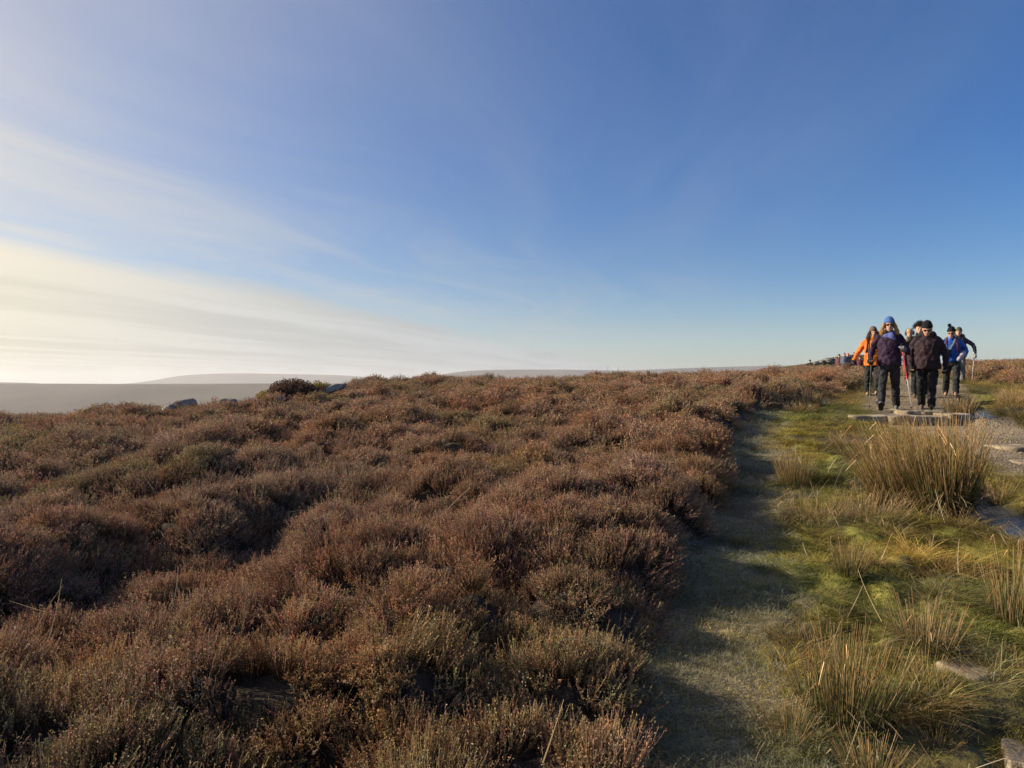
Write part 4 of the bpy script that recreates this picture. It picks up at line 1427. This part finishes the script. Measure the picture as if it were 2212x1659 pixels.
    # boots
    if not far:
        for s in (-1, 1):
            PM = SM @ Matrix.Translation(an[s]) @ Matrix.Rotation(pit[s], 4, 'X')
            Bt = MB()
            Bt.limb([(0, .012, .035), (0, .014, -.03)], [.052, .050], 12, 3, PM)
            Bt.limb([(0, .045, -.045), (0, -.04, -.038), (0, -.12, -.048), (0, -.165, -.055)], [.044, .046, .046, .036], 12, 3, PM, .78)
            bt = part('boot', Bt, MAT[boots], body, .012, 2)
            So = MB()
            So.limb([(0, .055, -.080), (0, -.04, -.080), (0, -.12, -.080), (0, -.170, -.078)], [.043, .045, .049, .037], 12, 3, PM, .22)
            obj('sole', So.mesh('sole', MAT['sole']), bt)
    # gloves
    if gloves:
        for s in (-1, 1):
            G = MB()
            if s == 1 and glove_right == 'mitten':
                d = (wr[s] - el[s]).normalized()
                G.limb([el[s].lerp(wr[s], .30), el[s].lerp(wr[s], .65), wr[s], wr[s] + d * .09, wr[s] + d * .15], [.068, .066, .052, .056, .040], 12, 4, SM, .8)
                G.limb([wr[s] + d * .02 + Vector((0, -.03, 0)), wr[s] + d * .075 + Vector((0, -.065, 0))], [.022, .018], 8, 2, SM)
                part('mitten', G, MAT['pattern'], body, .012, 1)
                continue
            hand_buf(G, wr[s], wr[s] - el[s], s, .95, SM, 1.22)
            G.limb([wr[s] - (wr[s] - el[s]).normalized() * .045, wr[s] + (wr[s] - el[s]).normalized() * .01], [.046, .036], 10, 2, SM)
            part('glove', G, MAT[gloves if not (s == 1 and glove_right) else glove_right], body, .018 if far else .0065, 1)
    # neckwear
    if scarf:
        Sc = MB()
        for k in range(4):
            z = 1.395 + k * .022; rr = .112 - k * .008
            pts = [(math.cos(t) * rr, math.sin(t) * rr * .95 - .012, z + .018 * math.sin(t * 2 + k) - (.025 if math.sin(t) < 0 else 0)) for t in np.linspace(0, 2 * math.pi, 13)]
            Sc.limb(pts, [.022] * 13, 8, 2, SM)
        Sc.limb([(.03, -.125, 1.44), (.05, -.15, 1.38), (.09, -.150, 1.33)], [.035, .05, .03], 8, 3, SM, .5)
        part('scarf', Sc, MAT[scarf], body, .011, 2, .02, .04)
    # hair and hats
    if hair:
        kind, hm_ = hair
        V_ = VB()
        if kind == 'long':
            for i in range(330):
                s = rnd.choice((-1, 1)); t = rnd.uniform(-.35, 1.0)
                p = HM @ Vector((.074 * s + .008 * s * rnd.random(), -.020 + .10 * t, .02 + .03 * rnd.random()))
                pts = [p]; d = Vector((s * rnd.uniform(.08, .62), rnd.uniform(-.10, .25), -1))
                ph = rnd.uniform(0, 6.28)
                for q in range(1, 10):
                    d2 = d.normalized() * .026 * S
                    p = p + d2 + Vector((math.cos(ph + q * 1.5) * .010, math.sin(ph + q * 1.5) * .010, 0))
                    d = d + Vector((-.02 * s, 0, -.12)); pts.append(p.copy())
                V_.stem(pts, .0048, .0022, (1, 1, 1), (1, 1, 1), 3)
        elif kind == 'curly':
            for i in range(520):
                a = rnd.uniform(0, 6.28); z = rnd.uniform(-.15, 1.0)
                n_ = Vector((math.cos(a) * math.sqrt(1 - z * z), math.sin(a) * math.sqrt(1 - z * z), z))
                if n_.y < -.15 and z < .38: continue
                p = HM @ Vector((n_.x * .078, n_.y * .102 + .012, n_.z * .095 + .03)); pts = [p]
                nw = (HM.to_3x3() @ n_).normalized(); ph = rnd.uniform(0, 6.28)
                t1 = nw.orthogonal().normalized(); t2 = nw.cross(t1); L = rnd.uniform(.045, .095)
                for q in range(1, 9):
                    pts.append(p + nw * L * q / 8 + (t1 * math.cos(ph + q * 1.6) + t2 * math.sin(ph + q * 1.6)) * .013 + Vector((0, 0, -.012 * (q / 8) ** 2)))
                V_.stem(pts, .0048, .003, (1, 1, 1), (1, 1, 1), 3)
        else:
            for i in range(200):
                a = rnd.uniform(R(-20), R(200)); z = rnd.uniform(-.2, 1.0)
                n_ = Vector((math.cos(a) * math.sqrt(1 - z * z), math.sin(a) * math.sqrt(1 - z * z), z))
                p = HM @ Vector((n_.x * .076, n_.y * .10 + .012, n_.z * .095 + .028)); pts = [p.copy()]
                d = (n_ + Vector((0, 0, -.6))).normalized()
                for q in range(1, 6):
                    p = p + d * .02 * S; d = (d + Vector((n_.x * -.1, .02, -.35))).normalized(); pts.append(p.copy())
                V_.stem(pts, .006, .003, (1, 1, 1), (1, 1, 1), 3)
        h_ = obj('hair', V_.mesh('hair', MAT[hm_]), body); h_['kind'] = 'stuff'
        if kind != 'long':
            sk = MB().loft([(.0, 0, .030, .060, .080), (.03, 0, .022, .0765, .096), (.07, 0, .016, .074, .098), (.10, 0, .012, .056, .076), (.125, 0, .012, .02, .03)], 18, HM, 2.0)
            part('scalp_hair', sk, MAT[hm_], body, .009, 1)
    if hat:
        kind, hm_ = hat
        Hh = MB(); tl = .02
        Hh.loft([(.030, 0, .010, .081, .106), (.050, 0, .010, .086, .110), (.075, 0, .012, .084, .107), (.075 + tl, 0, .013, .079, .100), (.125, 0, .015, .066, .084), (.152, 0, .017, .042, .054), (.165, 0, .018, .014, .018)], 22,
                HM @ Matrix.Rotation(-.16, 4, 'X'), 2.0)
        Hh.loft([(.026, 0, .010, .086, .111), (.042, 0, .010, .090, .115), (.060, 0, .010, .088, .112)], 22, HM @ Matrix.Rotation(-.16, 4, 'X'), 2.0)
        ho = part('hat', Hh, MAT[hm_], body, .02 if far else .008, 1, 0 if far else .008, .02)
        if kind == 'pom':
            Pm = VB(); pc = HM @ Vector((-.035, .02, .178))
            for i in range(260):
                d = Vector((rnd.gauss(0, 1), rnd.gauss(0, 1), rnd.gauss(0, 1))).normalized()
                Pm.stem([pc, pc + d * .030 * S, pc + d * rnd.uniform(.042, .052) * S], .006, .004, (1, 1, 1), (1, 1, 1), 3)
            q = obj('pompom', Pm.mesh('pompom', MAT[hm_]), ho); q['kind'] = 'stuff'
    return dict(o=body, base=base, rz=rz, S=S, wr=wr, el=el, sh=sh, HM=HM)


def held(P, name, local):
    """Empty at a point given in a person's own (unscaled) frame; the thing is turned like the person"""
    M = Matrix.Translation(P['base']) @ Matrix.Rotation(P['rz'], 4, 'Z')
    return obj(name, None, loc=M @ (Vector(local) * P['S']), rot=(0, 0, P['rz']))


def pole(P, side, tip, label, upper, lower, grip='black'):
    hand = P['wr'][side] + (P['wr'][side] - P['el'][side]).normalized() * .075 + Vector((-side * .03, 0, 0))
    tip = Vector(tip)
    root = tag(held(P, 'walking_pole', tip), label, 'walking pole', 'walking poles held by the walkers')
    S = P['S']; d = (hand - tip); L = d.length; d.normalize()
    at_ = lambda t: d * t * S
    obj('lower_shaft', MB().limb([at_(.0), at_(L * .55)], [.0062, .0085], 8, 2).mesh('lower_shaft', MAT[lower]), root)
    obj('upper_shaft', MB().limb([at_(L * .53), at_(L - .04)], [.0105, .0105], 8, 2).mesh('upper_shaft', MAT[upper]), root)
    obj('clamp', MB().limb([at_(L * .52), at_(L * .55)], [.016, .016], 8, 2).mesh('clamp', MAT[upper]), root)
    obj('grip', MB().limb([at_(L - .06), at_(L), at_(L + .075)], [.015, .017, .019], 10, 3).mesh('grip', MAT[grip]), root)
    bk = MB().loft([(-.004, 0, 0, .012, .012), (.0, 0, 0, .038, .038), (.006, 0, 0, .036, .036), (.010, 0, 0, .012, .012)], 16, Matrix.Translation(at_(.075)) @ d.to_track_quat('Z', 'Y').to_matrix().to_4x4())
    obj('basket', bk.mesh('basket', MAT['dark_metal']), root)
    obj('tip', MB().limb([at_(0.0), at_(.07)], [.005, .0085], 8, 2).mesh('tip', MAT['dark_metal']), root)
    st = at_(L + .06)
    obj('wrist_strap', MB().limb([st, st + Vector((.03, .01, -.05)), st + Vector((.02, .0, -.12)), st + Vector((-.01, 0, -.05)), st], [.007] * 5, 6, 3, None, .4).mesh('wrist_strap', MAT[upper if upper != 'alloy' else 'black']), root)
    return root


def backpack(P, label, mat, w_=.15, top=1.50, strap='black', front=True):
    root = tag(held(P, 'backpack', (0, .19, .95)), label, 'backpack', 'backpacks worn by the walkers')
    SM = Matrix.Scale(P['S'], 4) @ Matrix.Translation((0, -.19, -.95))
    B = MB().loft([(.98, 0, .19, w_ * .80, .06), (1.02, 0, .205, w_ * .98, .085), (1.15, 0, .215, w_ * 1.05, .10), (1.30, 0, .215, w_ * 1.02, .095), (top - .08, 0, .205, w_ * .95, .085), (top - .05, 0, .2, w_ * .85, .07)], 20, SM, 3.2)
    part('bag', B, MAT[mat], root, .016, 2, .02, .06)
    Lb = MB().loft([(top - .07, 0, .205, w_ * 1.0, .095), (top - .02, 0, .20, w_ * 1.0, .098), (top + .03, 0, .195, w_ * .8, .08), (top + .045, 0, .195, w_ * .5, .05)], 18, SM, 3.0)
    part('lid', Lb, MAT[mat], root, .016, 2, .015, .05)
    if front:
        for s in (-1, 1):
            pts = [(.085 * s, .13, 1.40), (.098 * s, .06, 1.462), (.112 * s, -.06, 1.435), (.128 * s, -.138, 1.33), (.135 * s, -.158, 1.20), (.160 * s, -.10, 1.10), (.165 * s, .09, 1.06)]
            obj('strap', MB().limb(pts, [.022] * 7, 8, 4, SM, .38).mesh('strap', MAT[strap]), root)
    return root


# walkers on the path, nearest first
W1 = person('woman in purple jacket, blue knitted hat and sunglasses with curly blond hair, two poles', 2223, 13.35, 1.71, 'purple', 'charcoal',
            {('e', -1): (-.285, .05, 1.14), ('w', -1): (-.315, -.10, .98), ('e', 1): (.300, .06, 1.10), ('w', 1): (.255, -.17, 1.14)},
            {('a', -1): (-.135, -.30, .115), ('k', -1): (-.115, -.17, .50), ('p', -1): -.55, ('a', 1): (.115, .22, .10), ('k', 1): (.10, .02, .48), ('p', 1): .12},
            ('beanie', 'bluehat'), ('long', 'blond'), True, 'scarf', 'black', 'boot_grey', head_yaw=.08, seed=1, hem=.84, glove_right='grey')
pole(W1, -1, (-.335, -.12, .0), 'dark walking pole in the hand nearest the orange jacket', 'dark_metal', 'grey')
pole(W1, 1, (.37, -.26, .0), 'red and silver walking pole between the two front walkers', 'red', 'alloy')
W2 = person('person in plum jacket and black beanie looking down at the path', 2318, 13.5, 1.655, 'plum', 'black',
            {('e', -1): (-.285, .02, 1.09), ('w', -1): (-.275, -.10, .86), ('e', 1): (.300, .04, 1.09), ('w', 1): (.31, -.04, .85)},
            {('a', -1): (-.10, .24, .11), ('k', -1): (-.105, .0, .49), ('p', -1): .3, ('a', 1): (.07, -.24, .10), ('k', 1): (.085, -.17, .50), ('p', 1): -.18},
            ('beanie', 'knit'), None, True, None, 'black', 'boot', head_pitch=.34, bulk=1.13, seed=2, hem=.80)
backpack(W2, 'dark backpack behind the shoulder of the plum jacket', 'black', .165, 1.52, front=False)
W3 = person('person in bright orange jacket half hidden behind the woman with poles', 2183, 16.9, 1.60, 'orange', 'charcoal',
            {('e', -1): (-.33, .05, 1.13), ('w', -1): (-.45, -.03, .91), ('e', 1): (.25, .04, 1.1), ('w', 1): (.25, -.08, .9)},
            {('a', -1): (-.13, .10, .09), ('k', -1): (-.115, -.03, .49), ('a', 1): (.07, -.16, .10), ('k', 1): (.095, -.13, .49), ('p', 1): -.2},
            ('beanie', 'boot'), ('long', 'brown_hair'), False, None, 'black', 'boot_tan', head_yaw=.2, seed=3, hem=.76, bulk=1.05)
backpack(W3, 'black backpack straps over the orange jacket', 'black', .14, 1.44)
W4 = person('person with dark curly hair and black jacket between the two front walkers', 2300, 16.6, 1.72, 'black', 'black', None,
            {('a', -1): (-.11, -.18, .09), ('a', 1): (.09, .18, .10), ('p', 1): .3}, None, ('curly', 'dark_hair'), False, None, 'black', 'boot', seed=4, head_pitch=.10)
W5 = person('person in bright blue jacket, black bobble hat and sunglasses', 2379, 17.1, 1.62, 'blue', 'charcoal',
            {('e', 1): (.305, .06, 1.13), ('w', 1): (.20, -.16, .98), ('e', -1): (-.25, .04, 1.12), ('w', -1): (-.12, -.20, 1.05)},
            {('a', -1): (-.13, .16, .09), ('k', -1): (-.115, -.01, .49), ('a', 1): (.09, -.20, .09), ('k', 1): (.10, -.15, .49)},
            ('pom', 'knit'), None, True, None, 'black', 'boot_tan', head_pitch=.18, head_yaw=-.12, seed=5, hem=.86, glove_right='mitten')
backpack(W5, 'backpack with dark red straps on the blue jacket', 'green', .17, 1.47, 'maroon')
W6 = person('person in navy jacket with elbow held out behind the blue jacket', 2397, 22.4, 1.70, 'navy', 'grey',
            {('e', 1): (.40, .03, 1.15), ('w', 1): (.43, -.05, .90), ('e', -1): (-.24, .0, 1.1), ('w', -1): (-.16, -.20, 1.02)},
            {('a', -1): (-.10, -.14, .09), ('a', 1): (.10, .16, .09)}, ('beanie', 'green'), None, False, None, 'pale', 'boot_grey', head_yaw=-.1, seed=6)
backpack(W6, 'olive backpack on the walker in navy', 'green', .17, 1.52, 'black')
pole(W6, 1, (.34, -.22, .0), 'pale walking pole beside the walker in navy', 'pale', 'pale')
W7 = person('person in brown coat and pale hat glimpsed behind the curly-haired walker', 2274, 22.1, 1.66, 'brown', 'brown', None, {('a', -1): (-.10, .12, .09), ('a', 1): (.10, -.14, .09)},
            ('beanie', 'tan'), ('short', 'brown_hair'), False, None, 'black', 'boot_grey', seed=7, hem=.62)

# camera hanging on the chest of the blue jacket
cm = tag(held(W5, 'camera', (-.085, -.185, 1.13)), 'black camera hanging on the chest of the blue jacket', 'camera')
obj('camera_body', MB().loft([(-.04, 0, 0, .058, .026), (.02, 0, 0, .060, .028), (.032, 0, 0, .05, .024), (.05, 0, 0, .022, .02)], 16, None, 4).mesh('camera_body', MAT['black']), cm)
obj('camera_lens', MB().limb([(0, -.02, -.008), (0, -.075, -.012)], [.030, .032], 14, 2).mesh('camera_lens', MAT['dark_metal']), cm)
obj('neck_strap', MB().limb([(.05, 0, .03), (.10, .015, .13), (.155, .05, .25), (.155, .16, .325)], [.024] * 4, 8, 4, None, .3).mesh('neck_strap', MAT['grey']), cm)

# the far party beyond the crest
GF = 'party of walkers beyond the crest'
for lab, px_, Y_, py_head, hatc, top, sd in [
        ('far walker in dusty red jacket at the left of the distant party', 2098, 54, 886, 'knit', 'pink', 11),
        ('far walker in light blue jacket in the middle of the distant party', 2111, 53, 882.5, 'grey', 'lightblue', 12),
        ('far walker in vivid red-orange hat', 2120, 55, 883.5, 'redhat', 'navy', 13),
        ('far walker in dark navy jacket at the right of the distant party', 2131, 53, 887.5, 'navy', 'navy', 14),
        ('far walker in dark clothes just left of the orange sleeve', 2150, 57, 891, 'black', 'maroon', 15)]:
    p = pix(px_, py_head, Y_)
    person(lab, px_, Y_, 1.70, top, 'black', None, None, ('beanie', hatc), None, False, None, 'black', seed=sd, far=True, group=GF, loc=(p.x, p.y, p.z - 1.74))
p = pix(2025, 900, 60)
person('lone dark figure on the skyline left of the rocky knoll', 2025, 60, 1.65, 'black', 'black', None, None, ('beanie', 'knit'), None, False, None, 'black', seed=16, far=True, loc=(p.x, p.y, p.z - 1.68), bulk=1.3)
for i, px_ in enumerate((2135, 2140)):
    p = pix(px_, 882, 92)
    person(('left' if i == 0 else 'right') + ' of two tiny figures standing on top of the knoll', px_, 92, 1.7, 'black', 'black', None, None, ('beanie', 'knit'), None, False, None, 'black', seed=17 + i, far=True, loc=(p.x, p.y, p.z - 1.7))
bake_parts()
